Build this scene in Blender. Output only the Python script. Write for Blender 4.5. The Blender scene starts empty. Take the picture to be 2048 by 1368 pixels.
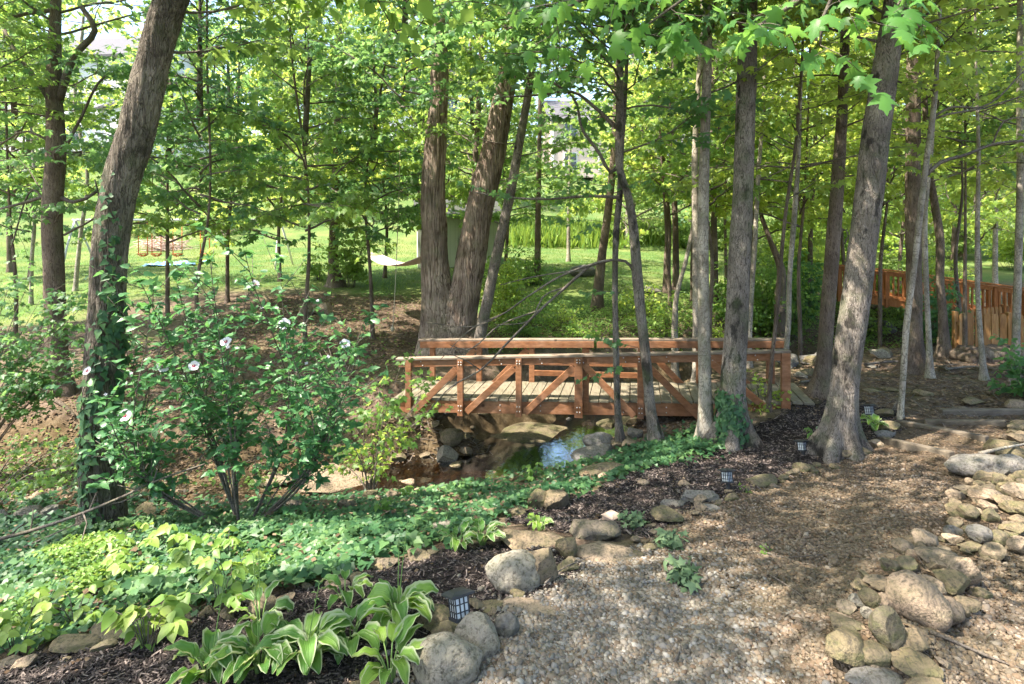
import bpy, math, random
import numpy as np
R = math.radians
F = 1200.0            # focal length in photo pixels (2048 wide)
CX, HY = 1024.0, 450.0
sc = bpy.context.scene
# ---------------------------------------------------------------- camera
cam_d = bpy.data.cameras.new("camera"); cam = bpy.data.objects.new("camera", cam_d)
sc.collection.objects.link(cam); sc.camera = cam
cam.location = (0, 0, 0); cam.rotation_euler = (R(90), 0, 0)
cam_d.sensor_width = 36; cam_d.lens = F / 2048 * 36
cam_d.shift_y = -(684 - HY) / 2048
cam_d.clip_start = 0.05; cam_d.clip_end = 600
# ---------------------------------------------------------------- light
SUN = np.array([-0.50, -0.16, 0.85]); SUN /= np.linalg.norm(SUN)
elev = math.asin(SUN[2]); az = math.atan2(SUN[0], SUN[1])
w = bpy.data.worlds.new("World"); sc.world = w; w.use_nodes = True
nt = w.node_tree; bg = nt.nodes["Background"]
sky = nt.nodes.new("ShaderNodeTexSky"); sky.sky_type = 'NISHITA'; sky.sun_disc = False
sky.sun_elevation = elev; sky.sun_rotation = az; sky.air_density = 1.0; sky.dust_density = 2.5
nt.links.new(sky.outputs[0], bg.inputs[0]); bg.inputs[1].default_value = 0.15
sd = bpy.data.lights.new("sun", 'SUN'); so = bpy.data.objects.new("sun", sd); sc.collection.objects.link(so)
sd.energy = 4.8; sd.angle = R(0.55); sd.color = (1.0, 0.90, 0.77)
so.rotation_euler = (math.pi / 2 - elev, 0, math.atan2(SUN[0], -SUN[1])); so.location = (-12, -8, 24)
sc.view_settings.view_transform = 'Standard'; sc.view_settings.look = 'None'
sc.view_settings.exposure = 1.97; sc.view_settings.gamma = 1.0
sc.cycles.max_bounces = 8; sc.cycles.diffuse_bounces = 5; sc.cycles.transmission_bounces = 6
sc.cycles.glossy_bounces = 3; sc.cycles.caustics_reflective = False; sc.cycles.caustics_refractive = False
sc.cycles.use_denoising = True; sc.cycles.use_adaptive_sampling = True; sc.cycles.adaptive_threshold = 0.02
sc.cycles.sample_clamp_indirect = 6.0

# ---------------------------------------------------------------- noise (numpy)
def _h(i, j, k, s):
    n = (i * 374761393 + j * 668265263 + k * 2147483647 + s * 1274126177) & 0xffffffff
    n = ((n ^ (n >> 13)) * 1274126177) & 0xffffffff
    return ((n ^ (n >> 16)) & 0xffff) / 65535.0
def vn(P, s=0):
    P = np.asarray(P, float); I = np.floor(P).astype(np.int64); f = P - I; f = f * f * (3 - 2 * f)
    r = 0
    for a in (0, 1):
        for b in (0, 1):
            for c in (0, 1):
                wgt = (f[..., 0] if a else 1 - f[..., 0]) * (f[..., 1] if b else 1 - f[..., 1]) * (f[..., 2] if c else 1 - f[..., 2])
                r = r + wgt * _h(I[..., 0] + a, I[..., 1] + b, I[..., 2] + c, s)
    return r * 2 - 1
def fbm(P, s=0, o=4):
    r = 0; a = 1; P = np.asarray(P, float)
    for k in range(o): r = r + a * vn(P, s + k); P = P * 2.03; a *= .5
    return r
def nrm(v):
    v = np.asarray(v, float); return v / (np.linalg.norm(v, axis=-1, keepdims=True) + 1e-9)

# ---------------------------------------------------------------- object helpers
def link(o): sc.collection.objects.link(o); return o
def mesh(name, V, Fs, mats, mi=None, smooth=True, attrs=None, parent=None, loc=None):
    """V (n,3); Fs list of (m,k) int arrays; mats list; mi list of material index per face array"""
    me = bpy.data.meshes.new(name)
    V = np.asarray(V, np.float32)
    if not isinstance(Fs, list): Fs = [Fs]
    Fs = [np.asarray(f, np.int32) for f in Fs]
    me.vertices.add(len(V)); me.vertices.foreach_set("co", V.ravel())
    nl = sum(f.size for f in Fs); npoly = sum(len(f) for f in Fs)
    me.loops.add(nl); me.loops.foreach_set("vertex_index", np.concatenate([f.ravel() for f in Fs]))
    tot = np.concatenate([np.full(len(f), f.shape[1], np.int32) for f in Fs])
    me.polygons.add(npoly)
    me.polygons.foreach_set("loop_start", np.concatenate([[0], np.cumsum(tot)[:-1]]).astype(np.int32))
    if mi is not None:
        me.polygons.foreach_set("material_index", np.concatenate([np.full(len(f), m, np.int32) for f, m in zip(Fs, mi)]))
    me.polygons.foreach_set("use_smooth", np.full(npoly, smooth))
    for k, a in (attrs or {}).items():
        at = me.attributes.new(k, 'FLOAT', 'POINT'); at.data.foreach_set("value", np.asarray(a, np.float32))
    for m in (mats if isinstance(mats, (list, tuple)) else [mats]): me.materials.append(m)
    me.update(calc_edges=True); me.validate()
    o = link(bpy.data.objects.new(name, me))
    if loc is not None: o.location = loc
    if parent is not None: o.parent = parent
    return o
def tag(o, label=None, cat=None, group=None, kind=None):
    if label: o["label"] = label
    if cat: o["category"] = cat
    if group: o["group"] = group
    if kind: o["kind"] = kind
    return o
def empty(name, loc, label=None, cat=None, group=None, rz=0):
    o = link(bpy.data.objects.new(name, None)); o.location = loc; o.rotation_euler = (0, 0, rz)
    o.empty_display_size = .1
    return tag(o, label, cat, group)
def put(o, parent, loc):
    """o was built in world space; parent it to a thing standing at loc"""
    o.parent = parent; o.location = (-loc[0], -loc[1], -loc[2]); return o
class MB:
    """collects pieces into one mesh"""
    def __init__(s): s.V = []; s.F = {}; s.n = 0; s.A = {}
    def add(s, V, Fs, mi=0, **attrs):
        V = np.asarray(V, float).reshape(-1, 3)
        for f in (Fs if isinstance(Fs, list) else [Fs]):
            f = np.asarray(f, np.int64); s.F.setdefault((mi, f.shape[1]), []).append(f + s.n)
        for k in set(s.A) | set(attrs):
            if k not in s.A: s.A[k] = [np.zeros(s.n)]
            s.A[k].append(np.broadcast_to(attrs.get(k, 0.0), (len(V),)).astype(float))
        s.V.append(V); s.n += len(V)
    def build(s, name, mats, parent=None, smooth=True, origin=None):
        keys = list(s.F)
        V = np.concatenate(s.V)
        if origin is not None: V = V - np.asarray(origin, float)
        return mesh(name, V, [np.concatenate(s.F[k]) for k in keys], mats, [k[0] for k in keys], smooth,
                    {k: np.concatenate(v) for k, v in s.A.items()}, parent)
BOXF = np.array([[0, 3, 2, 1], [4, 5, 6, 7], [0, 1, 5, 4], [1, 2, 6, 5], [2, 3, 7, 6], [3, 0, 4, 7]])
def boxv(cx, cy, cz, sx, sy, sz):
    return np.array([[cx + a * sx / 2, cy + b * sy / 2, cz + c * sz / 2] for c in (-1, 1) for a, b in ((-1, -1), (1, -1), (1, 1), (-1, 1))])
def beamv(A, B, wd, ht, up=(0, 0, 1)):
    """box from A to B, wd sideways and ht along up"""
    A = np.array(A, float); B = np.array(B, float); d = nrm(B - A); s = nrm(np.cross(d, up)); u = np.cross(s, d)
    r = []
    for P in (A, B):
        r += [P - s * wd / 2 - u * ht / 2, P + s * wd / 2 - u * ht / 2, P + s * wd / 2 + u * ht / 2, P - s * wd / 2 + u * ht / 2]
    return np.array(r)
def plank(name, A, B, wd, ht, mat, parent, up=(0, 0, 1), bev=.006):
    m = MB(); m.add(beamv(A, B, wd, ht, up), BOXF); o = m.build(name, mat, parent, smooth=False)
    b = o.modifiers.new("bevel", 'BEVEL'); b.width = bev; b.segments = 2
    return o
def frames(P):
    P = np.asarray(P, float); t = nrm(np.gradient(P, axis=0)); n = len(P)
    a = np.array([1., 0, 0]) if abs(t[0][0]) < .8 else np.array([0, 1., 0])
    u = np.empty((n, 3)); u0 = nrm(a - t[0] * a.dot(t[0]))
    for i in range(n):
        u0 = nrm(u0 - t[i] * u0.dot(t[i])); u[i] = u0
    return t, u, np.cross(t, u)
def tube(P, r, sides=6):
    P = np.asarray(P, float); n = len(P); r = np.broadcast_to(r, (n,)); t, u, v = frames(P)
    th = np.arange(sides) * 2 * np.pi / sides
    V = P[:, None] + (u[:, None] * np.cos(th)[None, :, None] + v[:, None] * np.sin(th)[None, :, None]) * r[:, None, None]
    i = np.arange(n - 1)[:, None] * sides; j = np.arange(sides)[None]; k = (j + 1) % sides
    Fq = np.stack([i + j, i + k, i + sides + k, i + sides + j], -1).reshape(-1, 4)
    V = np.concatenate([V.reshape(-1, 3), P[:1], P[-1:]])
    a = np.arange(sides); b = (a + 1) % sides
    cap = np.concatenate([np.stack([b, a, np.full(sides, n * sides)], 1), np.stack([(n - 1) * sides + a, (n - 1) * sides + b, np.full(sides, n * sides + 1)], 1)])
    return V, [Fq, cap]
def smooth_path(P, step):
    P = np.asarray(P, float); k = P.shape[1]
    seg = np.linalg.norm(np.diff(P[:, :3], axis=0), axis=1); s = np.concatenate([[0], np.cumsum(seg)])
    n = max(3, int(s[-1] / step)); q = np.linspace(0, s[-1], n)
    m = np.gradient(P, s, axis=0) if len(P) > 2 else np.repeat((P[1:] - P[:1]) / s[-1], 2, 0)
    i = np.clip(np.searchsorted(s, q, 'right') - 1, 0, len(P) - 2); h = (s[i + 1] - s[i]); t = ((q - s[i]) / h)[:, None]; h = h[:, None]
    return (2 * t**3 - 3 * t**2 + 1) * P[i] + (t**3 - 2 * t**2 + t) * h * m[i] + (-2 * t**3 + 3 * t**2) * P[i + 1] + (t**3 - t**2) * h * m[i + 1]

# ---------------------------------------------------------------- materials
def NT(name):
    m = bpy.data.materials.new(name); m.use_nodes = True; t = m.node_tree; t.nodes.clear()
    return m, t
class N:
    def __init__(s, t): s.t = t
    def n(s, ty, ins=None, **kw):
        x = s.t.nodes.new("ShaderNode" + ty)
        for k, v in kw.items(): setattr(x, k, v)
        for k, v in (ins or {}).items():
            if isinstance(v, bpy.types.NodeSocket): s.t.links.new(v, x.inputs[k])
            else: x.inputs[k].default_value = v
        return x
    def ramp(s, fac, stops, interp='LINEAR'):
        x = s.t.nodes.new("ShaderNodeValToRGB"); s.t.links.new(fac, x.inputs[0]); e = x.color_ramp; e.interpolation = interp
        while len(e.elements) < len(stops): e.elements.new(.5)
        for el, (p, c) in zip(e.elements, stops): el.position = p; el.color = (*c, 1) if len(c) == 3 else c
        return x.outputs[0]
    def mix(s, f, a, b, ty='MIX'):
        x = s.t.nodes.new("ShaderNodeMix"); x.data_type = 'RGBA'; x.blend_type = ty
        for sock, v in ((x.inputs[0], f), (x.inputs[6], a), (x.inputs[7], b)):
            if isinstance(v, bpy.types.NodeSocket): s.t.links.new(v, sock)
            else: sock.default_value = v if not isinstance(v, tuple) else (*v[:3], 1)
        return x.outputs[2]
    def math(s, op, a, b=0.0, clamp=False):
        x = s.t.nodes.new("ShaderNodeMath"); x.operation = op; x.use_clamp = clamp
        for i, v in enumerate((a, b)):
            if isinstance(v, bpy.types.NodeSocket): s.t.links.new(v, x.inputs[i])
            else: x.inputs[i].default_value = v
        return x.outputs[0]
    def pos(s, scale=(1, 1, 1), space='obj'):
        c = s.t.nodes.new("ShaderNodeTexCoord") if space == 'obj' else s.t.nodes.new("ShaderNodeNewGeometry")
        mp = s.t.nodes.new("ShaderNodeMapping"); mp.inputs['Scale'].default_value = scale
        s.t.links.new(c.outputs['Object'] if space == 'obj' else c.outputs['Position'], mp.inputs[0]); return mp.outputs[0]
    def noise(s, vec, scale, detail=4, rough=.55):
        return s.n('TexNoise', {'Vector': vec, 'Scale': scale, 'Detail': detail, 'Roughness': rough}).outputs[0]
    def attr(s, nm): return s.n('Attribute', attribute_name=nm).outputs['Fac']
    def rand(s): return s.n('ObjectInfo').outputs['Random']
    def out(s, sh): s.t.links.new(sh, s.n('OutputMaterial').inputs[0])
    def bsdf(s, col, rough=.8, spec=.3, bump=None, bs=.5, bd=.02, **kw):
        ins = {'Base Color': col if isinstance(col, bpy.types.NodeSocket) else (*col, 1), 'Roughness': rough, 'Specular IOR Level': spec}
        ins.update(kw)
        if bump is not None:
            b = s.n('Bump', {'Height': bump, 'Strength': bs, 'Distance': bd}); ins['Normal'] = b.outputs[0]
        return s.n('BsdfPrincipled', ins).outputs[0]

def leaf_mat(name, dark, mid, light, trans, tf=.45, rough=.45, spec=.35):
    m, t = NT(name); g = N(t)
    v = g.attr('var'); r = g.rand()
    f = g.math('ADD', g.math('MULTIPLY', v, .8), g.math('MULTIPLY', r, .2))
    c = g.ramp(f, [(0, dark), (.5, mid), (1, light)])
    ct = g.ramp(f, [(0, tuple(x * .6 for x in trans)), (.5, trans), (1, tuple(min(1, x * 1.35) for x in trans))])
    p = g.bsdf(c, rough, spec)
    tr = g.n('BsdfTranslucent', {'Color': ct}).outputs[0]
    mx = g.n('MixShader', {0: tf, 1: p, 2: tr}).outputs[0]; g.out(mx); return m
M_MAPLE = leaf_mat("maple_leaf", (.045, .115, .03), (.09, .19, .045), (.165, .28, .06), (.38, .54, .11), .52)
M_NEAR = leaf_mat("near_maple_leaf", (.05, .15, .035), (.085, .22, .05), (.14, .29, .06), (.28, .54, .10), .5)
M_YEL = leaf_mat("sunlit_maple_leaf", (.07, .15, .03), (.15, .26, .045), (.28, .38, .06), (.58, .68, .13), .55)  # yellow-green glow of backlit leaves is put into the colour
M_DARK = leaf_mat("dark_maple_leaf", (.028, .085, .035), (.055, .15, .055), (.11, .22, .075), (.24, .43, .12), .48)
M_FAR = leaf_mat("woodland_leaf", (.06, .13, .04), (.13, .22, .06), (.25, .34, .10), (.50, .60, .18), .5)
M_HIB = leaf_mat("hibiscus_leaf", (.03, .105, .042), (.065, .18, .07), (.14, .28, .10), (.17, .38, .10), .36, .4)
M_WILT = leaf_mat("wilted_leaf", (.07, .125, .065), (.12, .19, .095), (.20, .28, .15), (.14, .22, .12), .2, .7, .15)
M_IVY = leaf_mat("ivy_leaf", (.016, .055, .026), (.045, .12, .048), (.145, .25, .085), (.15, .28, .06), .26, .45, .3)
M_LIME = leaf_mat("creeper_leaf", (.07, .16, .035), (.15, .27, .045), (.30, .38, .085), (.34, .44, .07), .38)
M_SHRUB = leaf_mat("shrub_leaf", (.06, .14, .03), (.13, .24, .055), (.26, .37, .09), (.46, .60, .14), .48)
M_GRASS = leaf_mat("grass_blade", (.07, .15, .025), (.12, .22, .035), (.22, .30, .06), (.30, .42, .06), .35)
M_DEAD = leaf_mat("dry_leaf", (.07, .045, .028), (.15, .105, .068), (.31, .235, .155), (.2, .14, .08), .15, .8, .1)

def bark_mat(name, a, b, c, zs=.18, sc_=9, bd=.03, moss=0.0, lent=False, patch=0.0):
    m, t = NT(name); g = N(t); P = g.pos((1, 1, zs), 'geo'); P1 = g.pos((1, 1, 1), 'geo')
    wv = g.n('TexNoise', {'Vector': P, 'Scale': sc_ * .9, 'Detail': 4.0}).outputs[1]
    P = g.n('VectorMath', {0: P, 1: g.n('VectorMath', {0: wv, 'Scale': .16}, operation='SCALE').outputs[0]}, operation='ADD').outputs[0]
    n1 = g.noise(P, sc_ * 2.2, 6, .65); n2 = g.noise(P1, 2.3, 4); n3 = g.noise(P, sc_ * 7, 3)
    vo = g.n('TexVoronoi', {'Vector': P, 'Scale': sc_ * 3.2}, feature='DISTANCE_TO_EDGE').outputs[0]
    h = g.math('ADD', g.math('MULTIPLY', g.math('MINIMUM', vo, .22), 1.7), g.math('MULTIPLY', n1, 1.25))
    h = g.math('ADD', h, g.math('MULTIPLY', n3, .25))
    col = g.ramp(h, [(.55, a), (.78, b), (1.0, c)])
    col = g.mix(g.math('MULTIPLY', g.ramp(n2, [(.38, (0, 0, 0)), (.6, (1, 1, 1))]), .6), col, tuple(x * .45 for x in b))
    if patch:
        np_ = g.noise(g.pos((1, 1, .5), 'geo'), 5.5, 5, .6)
        col = g.mix(g.ramp(np_, [(.565, (0, 0, 0)), (.63, (patch,) * 3)]), col, (.018, .017, .015))
    if lent:
        PL = g.pos((1, 1, 7), 'geo'); nl = g.noise(PL, 5.5, 2)
        col = g.mix(g.ramp(nl, [(.62, (0, 0, 0)), (.70, (.7, .7, .7))]), col, tuple(x * .35 for x in b))
    gm = g.noise(P1, 4.1, 4)
    col = g.mix(g.math('MULTIPLY', g.ramp(gm, [(.5, (0, 0, 0)), (.72, (1, 1, 1))]), .25 + moss), col, (.10, .14, .05))
    g.out(g.bsdf(col, .9, .15, h, .8, bd)); return m
B_OAK = bark_mat("oak_bark", (.036, .030, .024), (.13, .108, .085), (.30, .26, .21), .14, 14, .05, .2, patch=.45)
B_COT = bark_mat("furrowed_bark", (.04, .028, .021), (.17, .122, .092), (.38, .30, .24), .07, 8, .06)
B_MAP = bark_mat("maple_bark", (.034, .029, .025), (.135, .115, .098), (.32, .28, .24), .22, 17, .03, .16, patch=.8)
B_PALE = bark_mat("pale_bark", (.09, .077, .06), (.23, .20, .16), (.40, .36, .30), .5, 9, .006, .08, True)
B_BRN = bark_mat("brown_bark", (.04, .03, .023), (.125, .092, .07), (.24, .19, .15), .16, 17, .02)
B_TWIG = bark_mat("twig_bark", (.04, .032, .026), (.11, .09, .075), (.22, .19, .16), .5, 14, .004)

def rock_mat(name, cols, moss=.5):
    m, t = NT(name); g = N(t); P = g.pos((1, 1, 1), 'obj'); r = g.rand()
    c1 = g.ramp(r, [(i / (len(cols) - 1), c) for i, c in enumerate(cols)])
    n1 = g.noise(P, 5, 6, .65); n2 = g.noise(P, 40, 5, .7); n3 = g.noise(g.pos((1, 1, 3.5), 'obj'), 6, 6, .7)
    c = g.mix(g.ramp(n1, [(.35, (0, 0, 0)), (.68, (.75, .75, .75))]), c1, g.mix(.4, c1, (.27, .225, .16)))
    c = g.mix(g.ramp(n2, [(.36, (.85, .85, .85)), (.52, (0, 0, 0))]), c, (.07, .06, .048))
    cw = g.n('VectorMath', {0: P, 1: g.n('VectorMath', {0: g.n('TexNoise', {'Vector': P, 'Scale': 7.0}).outputs[1], 'Scale': .12}, operation='SCALE').outputs[0]}, operation='ADD').outputs[0]
    ck = g.n('TexVoronoi', {'Vector': cw, 'Scale': 5.0}, feature='DISTANCE_TO_EDGE').outputs[0]; ckr = g.ramp(ck, [(0, (.35, .35, .35)), (.014, (0, 0, 0))]); c = g.mix(ckr, c, (.045, .038, .03))
    c = g.mix(g.ramp(n3, [(.44, (0, 0, 0)), (.75, (moss,) * 3)]), c, (.085, .10, .032))
    h = g.math('ADD', g.math('ADD', n1, g.math('MULTIPLY', n2, .6)), g.math('MULTIPLY', g.math('MINIMUM', ck, .02), 3.0))
    g.out(g.bsdf(c, .9, .2, h, 1.0, .022)); return m
M_ROCK = rock_mat("fieldstone", [(.145, .115, .08), (.22, .165, .105), (.13, .11, .09), (.27, .20, .13)], .5)
M_MOSSR = rock_mat("mossy_stone", [(.13, .11, .065), (.20, .155, .09), (.11, .095, .065), (.25, .19, .115)], .95)
M_GREYR = rock_mat("grey_stone", [(.11, .11, .11), (.15, .145, .14), (.19, .18, .17)], .35)
M_ROUND = rock_mat("pale_round_stone", [(.235, .22, .185), (.27, .245, .20)], .35)
M_PINKR = rock_mat("tan_stone", [(.28, .205, .145), (.32, .245, .175)], .4)

def wood_mat(name, a, b, c, ax=(1, 8, 8), gray=0.0):
    m, t = NT(name); g = N(t); P = g.pos(ax, 'obj'); r = g.rand(); P1 = g.pos((1, 1, 1), 'obj')
    n = g.noise(P, 4, 6, .6); n2 = g.noise(P1, 3, 4)
    f = g.math('ADD', g.math('MULTIPLY', n, .85), g.math('MULTIPLY', r, .15))
    col = g.ramp(f, [(.3, a), (.5, b), (.72, c)])
    if gray: col = g.mix(g.math('MULTIPLY', g.ramp(n2, [(.4, (0, 0, 0)), (.65, (1, 1, 1))]), gray), col, (.30, .25, .20))
    kn = g.n('TexVoronoi', {'Vector': P1, 'Scale': 3.3}).outputs[0]; col = g.mix(g.ramp(kn, [(.05, (.8, .8, .8)), (.12, (0, 0, 0))]), col, tuple(x * .35 for x in a))
    col = g.mix(g.ramp(g.noise(P1, 1.7, 5), [(.4, (0, 0, 0)), (.7, (.5, .5, .5))]), col, tuple(x * .55 for x in b))
    g.out(g.bsdf(col, .8, .25, n, .45, .004)); return m
W_RED = wood_mat("stained_wood", (.135, .055, .024), (.245, .105, .046), (.36, .175, .09), (2, 6, 6), .18)
W_CAP = wood_mat("weathered_rail_wood", (.12, .085, .06), (.20, .15, .11), (.31, .255, .20), (1, 9, 9), .5)
W_DECK = wood_mat("weathered_deck_wood", (.11, .098, .066), (.185, .165, .115), (.27, .245, .18), (8, 1.2, 8), .3)
W_ORG = wood_mat("orange_stained_wood", (.19, .07, .022), (.30, .115, .038), (.42, .19, .07), (6, 6, 1), 0)
W_FEN = wood_mat("cedar_picket_wood", (.19, .085, .028), (.30, .15, .05), (.42, .24, .10), (8, 8, 1), .1)
W_OLD = wood_mat("old_timber", (.05, .04, .028), (.10, .082, .06), (.17, .145, .105), (1, 7, 7), .3)
def plain(name, col, rough=.6, spec=.4, metal=0.0):
    m, t = NT(name); g = N(t); P = g.pos(); n = g.noise(P, 14, 4)
    c = g.mix(g.math('MULTIPLY', n, .35), tuple(col), tuple(x * .6 for x in col))
    g.out(g.bsdf(c, rough, spec, n, .15, .003, Metallic=metal)); return m
M_BLACK = plain("black_plastic", (.03, .032, .036), .5)
M_FROST = plain("frosted_glass", (.62, .66, .68), .3)
M_ROPE = plain("rope", (.45, .40, .30), .9)
M_CLOTH = plain("hammock_cloth", (.72, .60, .52), .9)
M_METAL = plain("screw_metal", (.55, .52, .48), .5, .5, .6)
M_PIPE = plain("galvanised_pipe", (.62, .62, .60), .4)
M_ORNG = plain("orange_plastic", (.75, .16, .04), .5)
M_BLUE = plain("blue_plastic_sheet", (.25, .48, .75), .5)
M_WHITE = plain("white_trim", (.78, .78, .78), .6)
M_ROOF = plain("roof_shingle", (.10, .10, .11), .9)
M_ROOF2 = plain("shed_roof", (.055, .06, .05), .95)
M_GLASS = plain("dark_window", (.04, .05, .07), .1, .8)
M_PETAL = leaf_mat("petal", (.76, .72, .80), (.82, .79, .86), (.88, .86, .90), (.7, .66, .72), .25, .6, .2)
M_EYE = plain("magenta_eye", (.42, .02, .12), .7)
M_PIST = plain("cream_pistil", (.85, .78, .5), .7)
M_COP = plain("copper_cap", (.50, .36, .28), .5, .5)
def siding(name, col):
    m, t = NT(name); g = N(t); c = g.n('TexCoord').outputs['Object']
    z = g.n('SeparateXYZ', {0: c}).outputs[2]; f = g.math('FRACT', g.math('MULTIPLY', z, 6.0))
    cc = g.mix(g.ramp(f, [(0, (.0, .0, .0)), (.06, (1, 1, 1))]), tuple(x * .5 for x in col), tuple(col))
    g.out(g.bsdf(cc, .6, .3, f, .6, .02)); return m
S_WHITE = siding("white_lap_siding", (.74, .74, .77)); S_PINK = siding("pink_lap_siding", (.68, .52, .48)); S_CREAM = siding("cream_siding", (.72, .70, .64))
# ================================================================ terrain
def G(px, py, z):     # photo pixel at height z -> world point
    d = F * z / (HY - py); return (d * (px - CX) / F, d, z)
def W(px, py, d): return (d * (px - CX) / F, d, d * (HY - py) / F)
CP = [G(600,1368,-2.15), G(1024,1368,-2.12), G(1500,1368,-2.08), G(2000,1368,-2.0), (-3,1,-2.15), (0,1,-2.1), (3,1,-2.0), (-4,-4,-2.0), (4,-4,-1.9),
 G(0,1368,-2.3), G(912,1290,-2.2), G(100,1250,-2.42), G(300,1200,-2.4), G(600,1130,-2.48), G(1050,1190,-2.25), G(1250,1130,-2.25), G(1000,1060,-2.6),
 G(200,1075,-3.05), G(0,1080,-3.1), G(480,1020,-3.05), G(800,1010,-3.0), G(1100,985,-2.95), G(1000,985,-3.2), G(850,1000,-3.25), G(1100,962,-3.2), G(1220,930,-3.0), G(1310,885,-3.0), G(1460,880,-2.8),
 G(1680,900,-2.62), G(1645,800,-2.58), G(1600,790,-2.52), G(1400,1000,-2.6), G(1500,1000,-2.5), G(1800,1000,-2.4), G(2048,1000,-2.3), G(1800,880,-2.5),
 G(2000,880,-2.42), G(1900,780,-2.58), G(2040,750,-2.6), G(1750,740,-2.65), G(1650,710,-2.8), G(1800,690,-2.85), G(1950,700,-2.72), G(2100,700,-2.7), G(1800,645,-2.9),
 G(1980,640,-2.8), G(620,960,-3.35), G(540,940,-3.3), G(100,960,-3.62), G(50,1030,-3.6), G(300,960,-3.55), G(110,785,-2.95), G(0,780,-2.9), G(300,760,-2.85),
 G(500,850,-3.1), G(700,850,-3.2), G(780,790,-2.85), G(880,700,-2.68), G(670,640,-2.3), G(400,640,-2.3), G(100,620,-2.3), G(670,572,-1.95), G(300,560,-1.9),
 G(1200,600,-2.2), G(1400,600,-2.3), G(1200,680,-2.72), G(1300,560,-1.9), G(1000,560,-1.9), (-14,9,-2.8), (-14,5,-2.6), (12,6,-2.1), (12,10,-2.3), (14,16,-2.6),
 (-22,28,-1.6), (0,28,-1.5), (16,28,-2.0), (-22,35,-.7), (0,35,-1.0), (18,35,-1.2), (-22,44,2.4), (0,44,1.0), (20,44,.8), (-24,56,7.4), (-8,56,6.0), (6,56,4.2),
 (24,56,4.0), (-30,75,11), (0,75,9), (30,75,8), (-55,50,5), (55,50,3), (-60,90,13), (60,90,12), (0,95,13), (45,20,-1), (-45,20,-1.5)]
CP = np.array(CP)
def _tps_fit(c):
    X = c[:, :2]; n = len(X); D = np.linalg.norm(X[:, None] - X[None], axis=2)
    K = D**2 * np.log(D + 1e-9) + np.eye(n) * .6
    Pm = np.c_[np.ones(n), X]; A = np.zeros((n + 3, n + 3)); A[:n, :n] = K; A[:n, n:] = Pm; A[n:, :n] = Pm.T
    return np.linalg.solve(A, np.r_[c[:, 2], 0, 0, 0])
_tw = _tps_fit(CP)
CRK = np.array([(22,19,-3.6), G(1780,690,-3.5), G(1640,735,-3.6), G(1460,770,-3.75), G(1330,795,-3.82), G(1200,850,-3.9), G(1120,900,-3.9), G(1000,945,-3.9), G(850,965,-3.9),
                G(745,990,-3.9), G(600,1010,-3.75), G(350,1010,-3.66), G(100,985,-3.66), (-12,8.6,-3.66)])
CRW = np.array([.5, .6, .55, .6, .6, .7, .7, .72, .6, .38, .4, .5, .8, .8])
def base_h(x, y):
    X = np.stack([x.ravel(), y.ravel()], 1); r = np.empty(len(X))
    for i in range(0, len(X), 20000):
        q = X[i:i + 20000]; D = np.linalg.norm(q[:, None] - CP[None, :, :2], axis=2)
        r[i:i + 20000] = (D**2 * np.log(D + 1e-9)) @ _tw[:-3] + _tw[-3] + q @ _tw[-2:]
    return r.reshape(x.shape)
def creek(x, y):
    best = np.full(x.shape, 1e9); bz = np.zeros(x.shape); bw = np.ones(x.shape)
    for i in range(len(CRK) - 1):
        a, b = CRK[i], CRK[i + 1]; dx, dy = b[0] - a[0], b[1] - a[1]
        t = np.clip(((x - a[0]) * dx + (y - a[1]) * dy) / (dx * dx + dy * dy), 0, 1)
        d = np.hypot(x - a[0] - t * dx, y - a[1] - t * dy); k = d < best
        best = np.where(k, d, best); bz = np.where(k, a[2] + t * (b[2] - a[2]), bz); bw = np.where(k, CRW[i] + t * (CRW[i + 1] - CRW[i]), bw)
    return best, bz, bw
_a, _b, _c, _d = G(1720,1310,-2.02), G(1850,1120,-2.15), G(1950,1060,-2.2), G(2120,960,-2.2)
MOUNDS = [(_a[0], _a[1], _b[0], _b[1], .24, .10), (_c[0], _c[1], _d[0], _d[1], .40, .20)]
def H(x, y):
    x = np.asarray(x, float); y = np.asarray(y, float); h = base_h(x, y); d, bz, bw = creek(x, y)
    wob = .25 * fbm(np.stack([x * 1.3, y * 1.3, x * 0], -1), 5, 3)
    t = np.clip((d + wob - bw) / 1.25, 0, 1); k = 1 - t * t * (3 - 2 * t)
    h = np.where(h > bz, h * (1 - k) + bz * k, h)
    for (ax, ay, bx, by, sg, am) in MOUNDS:
        t = np.clip(((x - ax) * (bx - ax) + (y - ay) * (by - ay)) / ((bx - ax)**2 + (by - ay)**2), 0, 1); h = h + am * np.exp(-(((x - ax - t * (bx - ax))**2 + (y - ay - t * (by - ay))**2) / sg**2))
    P = np.stack([x, y, x * 0], -1); near = np.clip((16 - y) / 6, 0, 1) * .8 + .2
    return h + near * (.05 * fbm(P * 1.1, 11, 3) + .018 * fbm(P * 6, 21, 3)) + .03 * (1 - near) * fbm(P * .4, 31, 2)
def axis(pts):
    r = [pts[0][0]]
    for (a, s0), (b, s1) in zip(pts[:-1], pts[1:]):
        while r[-1] < b - 1e-6:
            t = (r[-1] - a) / (b - a); r.append(r[-1] + s0 + (s1 - s0) * t)
        r[-1] = b
    return np.array(r)
gx = axis([(-90, 4), (-30, 1.2), (-11, .25), (-6, .045), (7, .045), (12, .2), (30, 1.2), (90, 4)])
gy = axis([(-6, 1), (1, .1), (2.2, .035), (6, .04), (12, .06), (18, .2), (30, .5), (100, 3)])
XX, YY = np.meshgrid(gx, gy, indexing='ij'); ZZ = H(XX, YY)
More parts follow.
